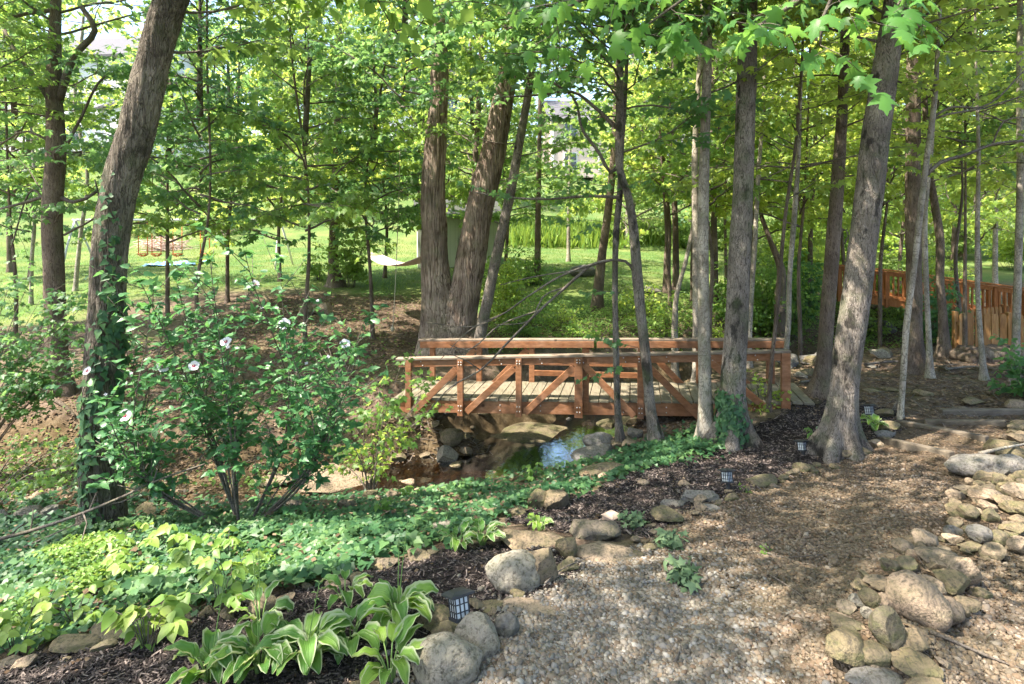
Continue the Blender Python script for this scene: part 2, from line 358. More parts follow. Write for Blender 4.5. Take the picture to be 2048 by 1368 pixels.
def hz(x, y):
    """bilinear ground height"""
    x = np.clip(np.asarray(x, float), gx[0], gx[-1] - 1e-3); y = np.clip(np.asarray(y, float), gy[0], gy[-1] - 1e-3)
    i = np.clip(np.searchsorted(gx, x, 'right') - 1, 0, len(gx) - 2); j = np.clip(np.searchsorted(gy, y, 'right') - 1, 0, len(gy) - 2)
    u = (x - gx[i]) / (gx[i + 1] - gx[i]); v = (y - gy[j]) / (gy[j + 1] - gy[j])
    return (1-u)*(1-v)*ZZ[i, j] + u*(1-v)*ZZ[i+1, j] + (1-u)*v*ZZ[i, j+1] + u*v*ZZ[i+1, j+1]
_D = np.concatenate([np.arange(1.2, 20, .02), np.arange(20, 95, .1)])
def hit(px, py, lift=0.0):
    """where the view ray through a photo pixel meets the ground"""
    x = _D * (px - CX) / F; z = _D * (HY - py) / F; k = np.nonzero(z < hz(x, _D) + lift)[0]
    d = _D[k[0]] if len(k) else 90.0
    x = d * (px - CX) / F; return np.array([x, d, float(hz(x, d))])
def inpoly(px, py, poly):
    r = np.zeros(np.shape(px), bool); n = len(poly)
    for i in range(n):
        x0, y0 = poly[i]; x1, y1 = poly[(i + 1) % n]
        c = ((y0 > py) != (y1 > py)) & (px < (x1 - x0) * (py - y0) / ((y1 - y0) or 1e-9) + x0); r ^= c
    return r
def proj(x, y, z): y = np.maximum(y, .2); return CX + F * x / y, HY - F * z / y
PATH = [(690,1500),(820,1368),(930,1330),(985,1260),(1090,1190),(1160,1150),(1190,1110),(1300,1075),(1360,1020),(1480,985),(1560,965),(1625,935),(1720,905),(1790,862),(1800,835),(1870,790),(1990,768),(2300,760),(2700,1500)]
MULCH = [[(-400,1500),(-400,1330),(0,1330),(200,1275),(420,1215),(560,1190),(700,1150),(860,1105),(1000,1085),(1120,1100),(1160,1150),(1080,1200),(1000,1260),(930,1330),(820,1368),(700,1500)],
         [(1010,1040),(1100,1010),(1190,985),(1260,950),(1330,915),(1420,895),(1500,860),(1600,812),(1700,800),(1810,830),(1800,865),(1690,900),(1620,935),(1500,980),(1380,1010),(1300,1075),(1200,1060),(1120,1060)]]
LAWN = [(-900,655),(0,655),(140,645),(280,596),(450,580),(640,578),(700,590),(840,600),(1000,640),(1200,640),(1420,600),(1560,560),(1700,545),(2100,530),(3500,500),(3500,-1500),(-3000,-1500),(-3000,655)]
px_, py_ = proj(XX, YY, ZZ)
jx = 10 * fbm(np.stack([XX * 3, YY * 3, XX * 0], -1), 41, 3); jy = 6 * fbm(np.stack([XX * 3, YY * 3, XX * 0], -1), 51, 3)
m_path = inpoly(px_ + jx, py_ + jy, PATH) & (YY > 1)
m_mul = inpoly(px_ + jx, py_ + jy, MULCH[0]) | inpoly(px_ + jx, py_ + jy, MULCH[1])
m_mul &= ~m_path & (YY > 1)
m_lawn = (inpoly(px_ + jx * 1.5, py_ + jy, LAWN) & (YY > 9)) | (YY > 24)
cd, cz_, cw_ = creek(XX, YY)
m_bed = (cd < cw_ + .8) & ~m_lawn & ~m_path & (ZZ < cz_ + .55)
m_path &= ~m_bed; m_mul &= ~m_bed
zone = np.zeros(XX.shape, int); zone[m_bed] = 4; zone[m_mul] = 2; zone[m_path] = 1; zone[m_lawn] = 3
def blur(a, n):
    a = a.astype(float)
    for _ in range(n):
        b = a.copy(); b[1:-1, 1:-1] = (a[:-2, 1:-1] + a[2:, 1:-1] + a[1:-1, :-2] + a[1:-1, 2:] + 2 * a[1:-1, 1:-1]) / 6; a = b
    return a
A_path, A_mul, A_lawn, A_bed = blur(m_path, 2), blur(m_mul, 2), blur(m_lawn, 5), blur(m_bed, 3)

def ground_mat():
    m, t = NT("woodland_ground"); g = N(t); P = g.pos((1, 1, 1), 'geo')
    n1 = g.noise(P, 1.1, 5); n2 = g.noise(P, 7, 6, .7); n3 = g.noise(P, 55, 4, .7); nb = g.noise(P, 20, 5, .7)
    dirt = g.ramp(n2, [(.3, (.042, .030, .021)), (.5, (.095, .068, .049)), (.7, (.175, .13, .098))])
    dirt = g.mix(g.ramp(n3, [(.42, (0, 0, 0)), (.66, (.7, .7, .7))]), dirt, (.25, .195, .15))
    nl = g.noise(P, 3.3, 6, .7); dirt = g.mix(g.ramp(nl, [(.40, (0, 0, 0)), (.62, (.75, .75, .75))]), dirt, (.055, .036, .026))
    dirt = g.mix(g.ramp(n1, [(.46, (0, 0, 0)), (.72, (.55, .55, .55))]), dirt, (.13, .14, .055))
    vo = g.n('TexVoronoi', {'Vector': P, 'Scale': 42.0}); vd = g.n('TexVoronoi', {'Vector': P, 'Scale': 42.0}, feature='DISTANCE_TO_EDGE').outputs[0]
    sep = g.n('SeparateXYZ', {0: vo.outputs['Color']}).outputs[0]
    peb = g.ramp(sep, [(0, (.09, .065, .045)), (.35, (.17, .125, .09)), (.7, (.12, .092, .07)), (1, (.24, .185, .14))])
    peb = g.mix(g.ramp(vd, [(.0, (1, 1, 1)), (.09, (0, 0, 0))]), peb, (.10, .075, .05))
    peb = g.mix(g.ramp(g.noise(P, 1.7, 4), [(.42, (0, 0, 0)), (.6, (.6, .6, .6))]), peb, (.08, .065, .038))
    mul = g.ramp(g.noise(g.pos((1, 2.5, 1), 'geo'), 45, 5, .7), [(.3, (.012, .010, .010)), (.55, (.033, .026, .025)), (.75, (.09, .072, .068))])
    gr = g.ramp(g.noise(P, 30, 5, .8), [(.3, (.03, .07, .018)), (.5, (.068, .125, .034)), (.7, (.14, .185, .06))])
    gr = g.mix(g.ramp(g.noise(P, .55, 4), [(.42, (0, 0, 0)), (.66, (.7, .7, .7))]), gr, (.17, .18, .065))
    bed = g.ramp(n2, [(.3, (.05, .035, .018)), (.5, (.10, .072, .04)), (.7, (.17, .13, .08))])
    c = g.mix(g.attr('a_bed'), dirt, bed); c = g.mix(g.attr('a_mul'), c, mul); c = g.mix(g.attr('a_path'), c, peb); c = g.mix(g.attr('a_lawn'), c, gr)
    h = g.math('ADD', g.math('MULTIPLY', nb, .7), g.math('MULTIPLY', n3, .5))
    h = g.math('ADD', h, g.math('MULTIPLY', g.math('MINIMUM', vd, .2), g.math('MULTIPLY', g.attr('a_path'), 3.5)))
    g.out(g.bsdf(c, .95, .1, h, .9, .02)); return m
M_GROUND = ground_mat()
def zone_mesh(name, ks, kind='structure'):
    ni, nj = XX.shape; zc = zone[:-1, :-1]
    sel = np.isin(zc, ks); ii, jj = np.nonzero(sel); idx = ii * nj + jj
    q = np.stack([idx, idx + nj, idx + nj + 1, idx + 1], 1); u, inv = np.unique(q, return_inverse=True)
    V = np.stack([XX, YY, ZZ], -1).reshape(-1, 3)[u]
    o = mesh(name, V, inv.reshape(-1, 4), M_GROUND, attrs={'a_path': A_path.ravel()[u], 'a_mul': A_mul.ravel()[u], 'a_lawn': A_lawn.ravel()[u], 'a_bed': A_bed.ravel()[u]})
    return tag(o, kind=kind)
zone_mesh('ground', [0]); zone_mesh('gravel_path', [1]); zone_mesh('mulch_bed', [2]); zone_mesh('lawn', [3]); zone_mesh('creek_bed', [4])
# water: a level sheet that the banks cut into a stream
def water():
    m, t = NT("creek_water"); g = N(t); P = g.pos((1, 1, 1), 'geo'); n = g.noise(P, 9, 3)
    b = g.n('Bump', {'Height': n, 'Strength': .18, 'Distance': .012}).outputs[0]
    gl = g.n('BsdfGlossy', {'Color': (.82, .9, 1, 1), 'Roughness': .03, 'Normal': b}).outputs[0]
    tr = g.n('BsdfTransparent', {'Color': (.42, .31, .15, 1)}).outputs[0]
    fr = g.n('Fresnel', {'IOR': 1.5, 'Normal': b}).outputs[0]
    f = g.math('ADD', g.math('MULTIPLY', fr, 2.4), .15, True)
    g.out(g.n('MixShader', {0: f, 1: tr, 2: gl}).outputs[0])
    x = np.linspace(-4.0, 4.5, 60); y = np.linspace(7.6, 15.2, 50); X, Y = np.meshgrid(x, y, indexing='ij'); nj = len(y)
    d, bz, bw = creek(X, Y); ok = (d < bw + 1.3)
    i, j = np.nonzero(ok[:-1, :-1]); a = i * nj + j; q = np.stack([a, a + nj, a + nj + 1, a + 1], 1); u, inv = np.unique(q, return_inverse=True)
    V = np.stack([X.ravel()[u], Y.ravel()[u], np.full(len(u), -3.80)], 1)
    tag(mesh("water", V, inv.reshape(-1, 4), m), kind='structure')
water()

# ================================================================ leaves
def _fan(outl, c=(0, .32), curl=-.22, fold=-.30):
    pts = np.array([c] + outl, float); n = len(outl)
    w_ = fold * np.abs(pts[:, 0]) + curl * pts[:, 1]**2
    V = np.c_[pts, w_]; Fc = np.array([[0, 1 + i, 1 + (i + 1) % n] for i in range(n)]); return V, Fc
def _sym(right): return [(0, 0)] + right + [(0, 1.0)] + [(-x, y) for x, y in right[::-1]]
L_MAPLE = _fan(_sym([(.20, -.07), (.40, .02), (.27, .17), (.42, .28), (.58, .46), (.36, .47), (.20, .50), (.24, .68), (.11, .78)]), curl=-.4, fold=-.38)
L_MAP1 = _fan(_sym([(.36, .0), (.26, .19), (.56, .45), (.20, .52)]))
L_IVY = _fan(_sym([(.30, -.10), (.46, .16), (.30, .38), (.18, .62)]), fold=.12, curl=-.12)
L_OVAL = _fan(_sym([(.26, .18), (.33, .42), (.20, .74)]), c=(0, .45), fold=.22, curl=-.28)
L_HIB = _fan(_sym([(.20, .0), (.31, .26), (.22, .36), (.25, .56), (.12, .78)]), c=(0, .42), fold=.15, curl=-.3)
L_QUAD = (np.array([[0, 0, 0], [.38, .42, -.1], [0, 1, -.15], [-.38, .42, -.1]]), np.array([[0, 1, 2, 3]]))
L_BLADE = (np.array([[-.5, 0, 0], [.5, 0, 0], [.3, .6, .0], [0, 1, .12], [-.3, .6, .0]]), np.array([[0, 1, 2, 3, 4]]))
class Leaves:
    def __init__(s): s.p = []; s.d = []; s.n = []; s.s = []; s.v = []
    def add(s, p, d, n, size, var=None, rng=None):
        p = np.atleast_2d(p); m = len(p); s.p.append(p); s.d.append(np.broadcast_to(d, (m, 3))); s.n.append(np.broadcast_to(n, (m, 3)))
        s.s.append(np.broadcast_to(size, (m,))); s.v.append(np.broadcast_to(var if var is not None else .5, (m,)))
    def geo(s, T, jitter=None):
        p, d, n, sz, v = (np.concatenate(a) for a in (s.p, s.d, s.n, s.s, s.v))
        d = nrm(d); n = nrm(n - d * (n * d).sum(1, keepdims=True)); r = np.cross(d, n)
        tv, tf = T; K = len(tv)
        V = p[:, None] + sz[:, None, None] * (tv[None, :, 0, None] * r[:, None] + tv[None, :, 1, None] * d[:, None] + tv[None, :, 2, None] * n[:, None])
        Fc = (np.arange(len(p)) * K)[:, None, None] + tf[None]
        return V.reshape(-1, 3), Fc.reshape(-1, tf.shape[1]), np.repeat(v, K)
    def cnt(s): return sum(len(a) for a in s.p)
UP = np.array([0, 0, 1.])
def twig_leaves(LV, P, rng, size, spacing, spread=.9, droop=.5, tilt=.4, t0=0.1, vb=0.0):
    seg = np.linalg.norm(np.diff(P, axis=0), axis=1); s = np.r_[0, np.cumsum(seg)]; L = s[-1]; m = max(2, int(L * (1 - t0) / spacing))
    q = np.linspace(t0 * L, L, m); q = np.repeat(q, 2)
    pp = np.stack([np.interp(q, s, P[:, k]) for k in range(3)], 1); dd = nrm(P[-1] - P[0]); side = np.cross(dd, UP); side = nrm(side)
    sg = np.tile([1., -1.], m)[:, None]
    ld = nrm(side * sg * spread + dd * .55 - UP * droop + rng.normal(0, .3, (2 * m, 3)))
    nn = nrm(UP + rng.normal(0, tilt * 1.5, (2 * m, 3)) - np.array([0, .25, 0]))
    sz = size * rng.uniform(.6, 1.2, 2 * m); pp = pp + ld * (sz * .35)[:, None]
    LV.add(pp, ld, nn, sz, np.clip(rng.beta(2, 2, 2 * m) + vb, 0, 1))
def grow(LV, TB, p, d, L, r, lvl, rng, size=.09, spacing=.08, up=.02, wig=.14, sub=.34, flat=.8, vb=0., tilt=.4, twl=.55):
    """a limb: curved path, side limbs alternating in a mostly flat spray, leaves on the last order"""
    n = max(4, int(L / .22)); P = [np.array(p, float)]; d = nrm(d); 
    for i in range(n):
        d = nrm(d + rng.normal(0, wig, 3) * [1, 1, .6] + UP * up * (1 - 2.0 * i / n)); P.append(P[-1] + d * L / n)
    P = np.array(P); rr = np.linspace(r, max(r * .25, .0015), n + 1)
    TB.append((P, rr))
    if lvl == 0: twig_leaves(LV, P, rng, size, spacing, tilt=tilt, vb=vb); return
    twig_leaves(LV, P[int(n * .7):], rng, size, spacing, tilt=tilt, vb=vb)
    s = L * .22; sg = rng.choice([-1, 1])
    while s < L * .96:
        f = s / L * n; i = min(int(f), n - 1); q = P[i] + (P[i + 1] - P[i]) * (f - i); dd = nrm(P[i + 1] - P[i])
        sd = nrm(np.cross(dd, UP)) * sg; nd = nrm(dd * .75 + sd * rng.uniform(.6, 1.05) + UP * rng.normal(0, .25) * (1 - flat * .6))
        sl = (L - s) * .55 + twl * .5 if lvl > 1 else twl * rng.uniform(.6, 1.2) * (1.15 - .5 * s / L)
        grow(LV, TB, q, nd, sl, max(rr[i] * .5, .002), lvl - 1, rng, size, spacing, up, wig, sub, flat, vb, tilt, twl)
        sg = -sg; s += sub * rng.uniform(.7, 1.3) * (1 if lvl == 1 else 1.5)
def crown_mesh(name, LV, TB, T, leafm, barkm=B_TWIG, parent=None, origin=None, minr=0.0):
    V, Fc, v = LV.geo(T); m = MB(); m.add(V, Fc, 0, var=v)
    for P, r in TB:
        if r[0] < minr: continue
        sd = 7 if r[0] > .03 else (5 if r[0] > .008 else 3)
        tv, tf = tube(P, r, sd); m.add(tv, tf, 1, var=.5)
    return m.build(name, [leafm, barkm], parent, origin=origin)
# ================================================================ footbridge
A0 = np.array([-1.80, 9.45]); B0 = np.array([3.97, 8.60]); BU = (B0 - A0) / np.linalg.norm(B0 - A0); BL = np.linalg.norm(B0 - A0)
BV = nrm(np.array([.20, .98]))
def sof(px, v=0.0):
    o = A0 + BV * v; k = (px - CX) / F; return (k * o[1] - o[0]) / (BU[0] - k * BU[1])
def bp(s, v, z): q = A0 + BU * s + BV * v; return np.array([q[0], q[1], z])
dz = lambda s: -2.71 + .18 * s / BL            # top of the deck
rf = lambda s: -2.085 + .30 * s / BL           # top of the front rail
rb = lambda s: -1.985 + .17 * s / BL           # top of the back rail
br = empty('footbridge', (*bp(BL / 2, .5, -2.9),), 'red-brown wooden footbridge with trussed railings crossing the small creek', 'bridge')
bl = tuple(br.location)
def bpk(name, A, B, wd, ht, mat, up=(0, 0, 1), bev=.005): o = plank(name, A, B, wd, ht, mat, None, up, bev); return put(o, br, bl)
def screws(pts, nm=(0, -1)):
    m = MB()
    for p in pts:
        P = np.array([p, p + np.array([-BV[0], -BV[1], 0]) * .008]); v, f = tube(P, .010, 6); m.add(v, f)
    return m
WB = 1.02
deck = MB(); rng = np.random.default_rng(3)
s = -.05
while s < BL + .25:
    wd = .138; z = dz(s) + rng.normal(0, .002)
    deck.add(beamv(bp(s + wd / 2, -.035 + rng.normal(0, .006), z - .018), bp(s + wd / 2, WB + .035 + rng.normal(0, .006), z - .018), wd, .036), BOXF); s += wd + .014
o = deck.build('deck', W_DECK, None, smooth=False); put(o, br, bl); b = o.modifiers.new('bevel', 'BEVEL'); b.width = .003; b.segments = 1
for v in (0.0, WB): bpk('girder', bp(.05, v, dz(0) - .135), bp(BL - .05, v, dz(BL) - .135), .04, .19, W_RED)
for v, rz_, x0, x1 in ((0.0, rf, 795, 1579), (WB, rb, 838, 1572)):
    s0, s1 = sof(x0, v), sof(x1, v); bl_ = v > .5
    sgn = 1 if bl_ else -1
    mid = (s0 + s1) / 2
    for a, c in ((s0, mid - .002), (mid + .002, s1)):
        bpk('rail_cap', bp(a, v + sgn * .02, rz_(a) - .018), bp(c, v + sgn * .02, rz_(c) - .018), .135, .034, W_CAP)
        bpk('rail_board', bp(a + .04, v - .045 if not bl_ else v - .048, rz_(a) - .09), bp(c, v - .045 if not bl_ else v - .048, rz_(c) - .09), .036, .105, W_RED)
    posts = [820, 923, 1039, 1158, 1281, 1410, 1571] if not bl_ else None
    S = [sof(p) for p in [820, 923, 1039, 1158, 1281, 1410, 1540]]
    S[-1] = BL - .06
    SS = []
    for k, s in enumerate(S):
        big = (k == 3)
        wd = .09 if k not in (3, 6) else .12
        sh = 0 if not bl_ else .02
        s_ = s + sh
        lo = dz(s_) - .26 if 0 < k < 6 else dz(s_) - .22
        if k == 6: lo = dz(s_) - .3
        bpk('post', bp(s_, v + (.047 if not bl_ else .0) - .1 * (not bl_) , lo), bp(s_, v + (.047 if not bl_ else 0.) - .1 * (not bl_), rz_(s_) - .037), .075, wd, W_RED, up=(BU[0], BU[1], 0))
        if big and not bl_: bpk('post', bp(s_ + .105, v - .02, dz(s_) - .2), bp(s_ + .105, v - .02, rz_(s_) - .037), .04, .09, W_RED, up=(BU[0], BU[1], 0))
        SS.append(s_)
    # truss braces lean towards the middle post
    for k in range(6):
        a, c = SS[k], SS[k + 1]
        left = k < 3
        if bl_ and k in (2, 3): continue
        zt, zb = rz_(a) - .145, dz(a) - .20
        t_, b_ = ((c - .07, a + .09) if left else (a + .07, c - .09))
        vv = v - .055 if not bl_ else v - .02
        bpk('brace', bp(b_, vv, zb), bp(t_, vv, zt), .035, .10, W_RED)
    if bl_:
        for zz in (.18, .36):
            bpk('mid_rail', bp(SS[2] + .05, v - .06, dz(3) + zz - .05), bp(SS[4] - .05, v - .06, dz(3.2) + zz - .04), .036, .09, W_RED)
sp = []
for px in [923, 1039, 1158, 1281, 1410]:
    s = sof(px)
    for dx in (-.02, .02):
        for zz in (dz(s) - .10, dz(s) - .17, rf(s) - .075, rf(s) - .115): sp.append(bp(s + dx, -.095 if zz < -2.4 else -.093, zz))
for s in np.arange(.4, BL, .62): sp += [bp(s, -.064, rf(s) - .06), bp(s + .03, -.064, rf(s) - .12), bp(s, -.022, dz(s) - .1), bp(s, -.022, dz(s) - .18)]
_s = screws([np.zeros(3)]).build('screw', M_METAL); _s.parent = br; _s.location = tuple(sp[0] - np.array(bl))
for q in sp[1:]: _k = _s.copy(); link(_k); _k.location = tuple(q - np.array(bl))
# stepping slab and soil lip at the two ends
# ================================================================ rocks
from mathutils import Vector
_ico = {}
def ico(n):
    if n not in _ico:
        import bmesh
        b = bmesh.new(); bmesh.ops.create_icosphere(b, subdivisions=n, radius=1.0)
        _ico[n] = (np.array([v.co[:] for v in b.verts]), np.array([[v.index for v in f.verts] for f in b.faces])); b.free()
    return _ico[n]
def rockgeo(a, b, c, seed, ang=.5, n=4):
    V, Fc = ico(n); rg = np.random.default_rng(seed); X = V.copy()
    X = X * (1 + .16 * fbm(X * 1.1 + seed * 3.7, seed, 3)[:, None])
    for _ in range(int(4 + 10 * ang)):          # planar cuts give broken faces
        nn = nrm(rg.normal(0, 1, 3)); o_ = rg.uniform(.48, .86) if ang > .25 else rg.uniform(.80, .97)
        dd = X @ nn - o_; X = X - np.where(dd > 0, dd * .985, 0)[:, None] * nn
    X = X * (1 + .035 * fbm(X * 3.5, seed + 9, 4)[:, None] + .012 * fbm(X * 14, seed + 19, 2)[:, None])
    X = X / np.abs(X).max(0); rz = rg.uniform(-.35, .35); X = X * [a, b, c]
    co, si = math.cos(rz), math.sin(rz); X = np.stack([X[:, 0] * co - X[:, 1] * si, X[:, 0] * si + X[:, 1] * co, X[:, 2]], 1)
    return X, Fc
ROCKS = 0
def rock(x0, y0, x1, y1, mat, label, group=None, ang=.5, sink=.55, roll=0.0, lift=0.0, name='rock', fl=1.0):
    """a stone whose silhouette spans the photo box"""
    global ROCKS; ROCKS += 1
    cx, cy = (x0 + x1) / 2, (y0 + y1) / 2; c = .1
    for _ in range(5):
        p = hit(cx, cy, c * sink + lift); d = p[1]; a = (x1 - x0) * d / F / 2; Hh = (y1 - y0) * d / F / 2
        b = a * .8 if a < Hh * 2 else a * .62; sl = (cy - HY) / F
        b = min(b, Hh / max(sl, .15) * .92)
        c = max(math.sqrt(max(Hh**2 - (sl * b)**2, 0)), .38 * Hh, .25 * a * .6) * fl
    seed = ROCKS * 7 + 1; X, Fc = rockgeo(a, b, c, seed, ang, 4 if (x1 - x0) > 45 else 3)
    if roll:
        co, si = math.cos(roll), math.sin(roll); X = np.stack([X[:, 0] * co - X[:, 2] * si, X[:, 1], X[:, 0] * si + X[:, 2] * co], 1)
    g0 = float(hz(p[0], d)); o = mesh(name, X, Fc, mat, loc=(p[0], d, g0 + c * sink + lift))
    if ang > .25: o.data.set_sharp_from_angle(angle=R(26))
    return tag(o, label, 'rock', group)
RK, RM, RG, RR, RP = M_ROCK, M_MOSSR, M_GREYR, M_ROUND, M_PINKR
E = 'stones edging the planting bed'; PL_ = 'stones heaped along the right edge of the path'; CKG = 'stones in the creek'
rock(972,1098,1090,1200, RR, 'big rounded pale boulder at the bed corner beside the gravel', E, .1, .62)
rock(820,1262,968,1390, RR, 'big pale round boulder in front of the lantern stake', E, .1, .6)
rock(905,1225,1003,1335, RR, 'pale split boulder right behind the lantern stake', E, .45, .6)
rock(986,1222,1040,1285, RG, 'small grey rounded stone at the gravel edge', E, .15)
rock(850,1236,925,1300, RM, 'mossy stone left of the lantern', E, .4)
rock(820,1208,905,1270, RM, 'brown mossy flat stone under the hosta leaves by the lantern', E, .4)
rock(938,1195,1010,1232, RM, 'thin tilted yellowish slab below the round boulder', E, .8, .7, .3, fl=.5)
rock(975,1196,1140,1236, RP, 'flat tan slab half buried in the gravel', E, .6, .35, fl=.6)
rock(975,1052,1136,1106, RK, 'long brown flat-topped boulder behind the round one', E, .35)
rock(1045,1078,1125,1185, RK, 'tilted grey-brown slab leaning on the round boulder', E, .8, .6, -.5)
rock(1110,1065,1165,1128, RM, 'upright mossy stone wedged between boulders', E, .7)
rock(1130,1032,1240,1095, RK, 'broad grey boulder beside the copper cap', E, .3)
rock(1145,1085,1285,1140, RP, 'low wide tan-grey boulder at the gravel edge', E, .25, .5)
rock(1110,1112,1160,1150, RM, 'small olive stone below the wedged stone', E, .5)
rock(860,1040,925,1075, RR, 'pale boulder top standing in the ivy', E, .3)
rock(1053,974,1102,1024, RM, 'left of two mossy boulders on the ivy bank', E, .3)
rock(1085,978,1138,1030, RK, 'right of two mossy boulders on the ivy bank', E, .3)
rock(1150,925,1260,968, RM, 'long mossy stone above the creek on the mulch edge', E, .5)
rock(1345,972,1440,1012, RG, 'dark grey flat boulder beside the path lantern', E, .3)
rock(1320,995,1375,1020, RG, 'grey stone left of the dark flat boulder', E, .3)
rock(1300,1012,1380,1052, RM, 'mossy low stone at the mulch and gravel border', E, .4)
rock(1390,1008,1440,1025, RG, 'small grey flat stone in front of the dark boulder', E, .3)
rock(1480,945,1560,978, RM, 'green mossy stone right of the path lantern', E, .4)
rock(1585,925,1630,950, RM, 'small green mossy stone before the leaning trunk', E, .4)
rock(1665,896,1738,922, RK, 'grey brown stone at the foot of the leaning trunk', E, .3)
rock(1455,862,1510,888, RM, 'yellowish stone at the foot of the ivy-clad trunk', E, .5)
rock(270,1200,435,1262, RK, 'long weathered grey-brown stone in the creeper bed', E, .5, .5)
rock(175,1240,300,1290, RM, 'mossy stone under the lime creeper leaves', E, .5)
rock(110,1262,200,1318, RM, 'squat brown stone at the bed edge under ivy', E, .6)
rock(-30,1308,45,1352, RP, 'tan stone cut by the left frame edge', E, .4)
rock(495,1185,560,1240, RK, 'brown stone among the hostas', E, .5)
rock(545,1195,582,1228, RP, 'tan wedge stone above the hostas', E, .6)
rock(650,1155,700,1185, RP, 'tan stone left of the tall hosta scapes', E, .5)
rock(740,1110,800,1145, RK, 'grey-brown stone between ivy and mulch', E, .4)
rock(800,1100,866,1130, RK, 'low brown stone where ivy meets the mulch', E, .4)
rock(965,1015,1000,1040, RM, 'little mossy stone behind the small hosta', E, .4)
rock(1000,1008,1052,1040, RM, 'mossy stone left of the paired boulders', E, .4)
rock(1195,945,1220,962, RP, 'small ochre stone on the mulch slope', None, .2)
rock(1355,960,1380,976, RP, 'tan cobble on the dark mulch near the lantern', None, .2)
rock(1275,960,1300,975, RP, 'pale cobble on the dark mulch slope', None, .2)
rock(690,1358,790,1400, RM, 'mossy stone at the bottom edge left of the big boulder', E, .4)
# right hand heap
def heap(L, pre):
    ords = ['first', 'second', 'third', 'fourth', 'fifth', 'sixth', 'seventh', 'eighth', 'ninth', 'tenth', 'eleventh', 'twelfth', 'thirteenth', 'fourteenth']
    for t in L: rock(*t[:4], t[4], t[5], pre, t[6] if len(t) > 6 else .5, t[7] if len(t) > 7 else .55, t[8] if len(t) > 8 else 0)
heap([(1640,1258,1740,1345,RM,'large pale yellow stone at the near end of the heap',.3),
 (1700,1285,1780,1345,RM,'rounded olive stone beside the pale yellow one',.2), (1655,1225,1730,1270,RM,'flat mossy stone on the outer left of the heap',.4),
 (1735,1215,1808,1310,RM,'tall dark green mossy stone in the heap',.35), (1770,1150,1900,1272,RP,'large smooth tan boulder lying across the heap',.12,.6,-.45),
 (1855,1195,1930,1262,RP,'tan boulder tucked behind the large smooth one',.2), (1788,1255,1868,1312,RK,'grey-brown stone below the large tan boulder',.3),
 (1778,1300,1880,1368,RM,'wedge of mossy stone at the bottom of the heap',.6), (1690,1328,1820,1400,RG,'dark grey boulder at the bottom frame edge',.2),
 (1800,1345,1900,1400,RM,'mossy stone corner at the bottom frame edge',.5), (1692,1188,1728,1228,RR,'small white stone on the left of the heap',.3),
 (1715,1175,1760,1225,RM,'dark mossy stone beside the small white one',.4), (1745,1180,1800,1240,RP,'pale slab standing in the middle of the heap',.7),
 (1722,1148,1782,1182,RK,'brown grey stone on the path side of the heap',.3), (1775,1145,1885,1200,RP,'pale flat stone behind the large tan boulder',.4),
 (1862,1140,1940,1200,RM,'dark green block stone at the back of the heap',.7), (1835,1095,1925,1150,RK,'grey brown boulder on the crest of the heap',.3),
 (1828,1060,1880,1105,RP,'rounded pinkish stone with a lit rim',.3), (1780,1075,1830,1115,RK,'pointed brown stone on the path side',.7),
 (1760,1115,1800,1150,RM,'angular olive stone low on the path side',.7), (1790,1112,1835,1150,RM,'mossy stone between olive and brown ones',.5),
 (1720,1215,1748,1245,RR,'tiny pale stone at the foot of the heap',.3), (1880,1100,1960,1180,RP,'pale slab on the far flank of the heap',.6)], PL_)
heap([(1885,1045,1925,1080,RG,'grey stone lowest of the far pile',.3), (1920,1010,1960,1050,RM,'dark stone with a lit top in the far pile',.6), (1945,975,2010,1015,RP,'pale angular slab on the far pile',.8),
 (1960,1018,2000,1050,RM,'olive stone amid the far pile',.5), (1990,1000,2040,1035,RM,'light mossy stone in the far pile',.5), (2000,1035,2060,1075,RM,'mossy block at the right of the far pile',.6),
 (1935,1052,1985,1095,RG,'grey round stone below the far pile',.2), (1975,1060,2020,1100,RM,'green flat stone below the far pile',.6), (2010,1070,2070,1120,RP,'pale wedge at the right frame edge',.7),
 (1995,965,2070,1000,RP,'flat tan slab on top of the far pile',.7), (1915,1085,1975,1110,RM,'low stone between the two heaps',.5), (1890,1000,1930,1040,RM,'round mossy stone facing the path',.3),
 (2015,1000,2070,1040,RM,'stone at the right frame edge of the pile',.5), (1950,940,2010,975,RM,'squat mossy stone behind the tan slab',.5)], 'stones in the pile behind')
rock(1893,905,2030,962, RG, 'large dark boulder with a white vein by the log steps', None, .15, .6)
heap([(1965,875,2035,915,RM,'brown boulder behind the veined one',.3), (2000,892,2070,935,RM,'mossy long stone right of the veined boulder',.3), (2005,838,2060,870,RM,'mossy stone at the right above the steps',.3),
 (2010,865,2070,895,RK,'brown flat stone at the right above the steps',.4)], 'stones beside the log steps')
rock(1975,905,2060,960, RG, 'grey stone right behind the veined boulder', None, .3)
heap([(1755,840,1800,866,RM,'dark green stone at the end of the log step',.5), (1745,860,1790,882,RG,'grey stone below the lime plant',.3), (1735,878,1765,900,RP,'pale little stone by the timber end',.4),
 (1700,882,1735,905,RP,'tan stone at the root flare of the leaning trunk',.4), (1745,815,1795,838,RM,'flat mossy stone behind the lime plant',.5), (1715,895,1745,915,RM,'yellow mossy stone beside the roots',.4)], 'stones around the lime plant')
heap([(1825,778,1865,796,RM,'mossy yellow boulder on the woodland floor',.3), (1920,793,1975,812,RM,'long mossy boulder behind the steps',.3), (2008,800,2060,830,RK,'grey boulder at the right by the fern',.4),
 (1725,776,1760,786,RM,'flat mossy stone left of the yellow boulder',.4), (1768,775,1800,786,RM,'small flat stone on the woodland floor',.4), (1905,812,1935,824,RK,'small stone behind the steps',.4)], 'stones on the woodland floor')
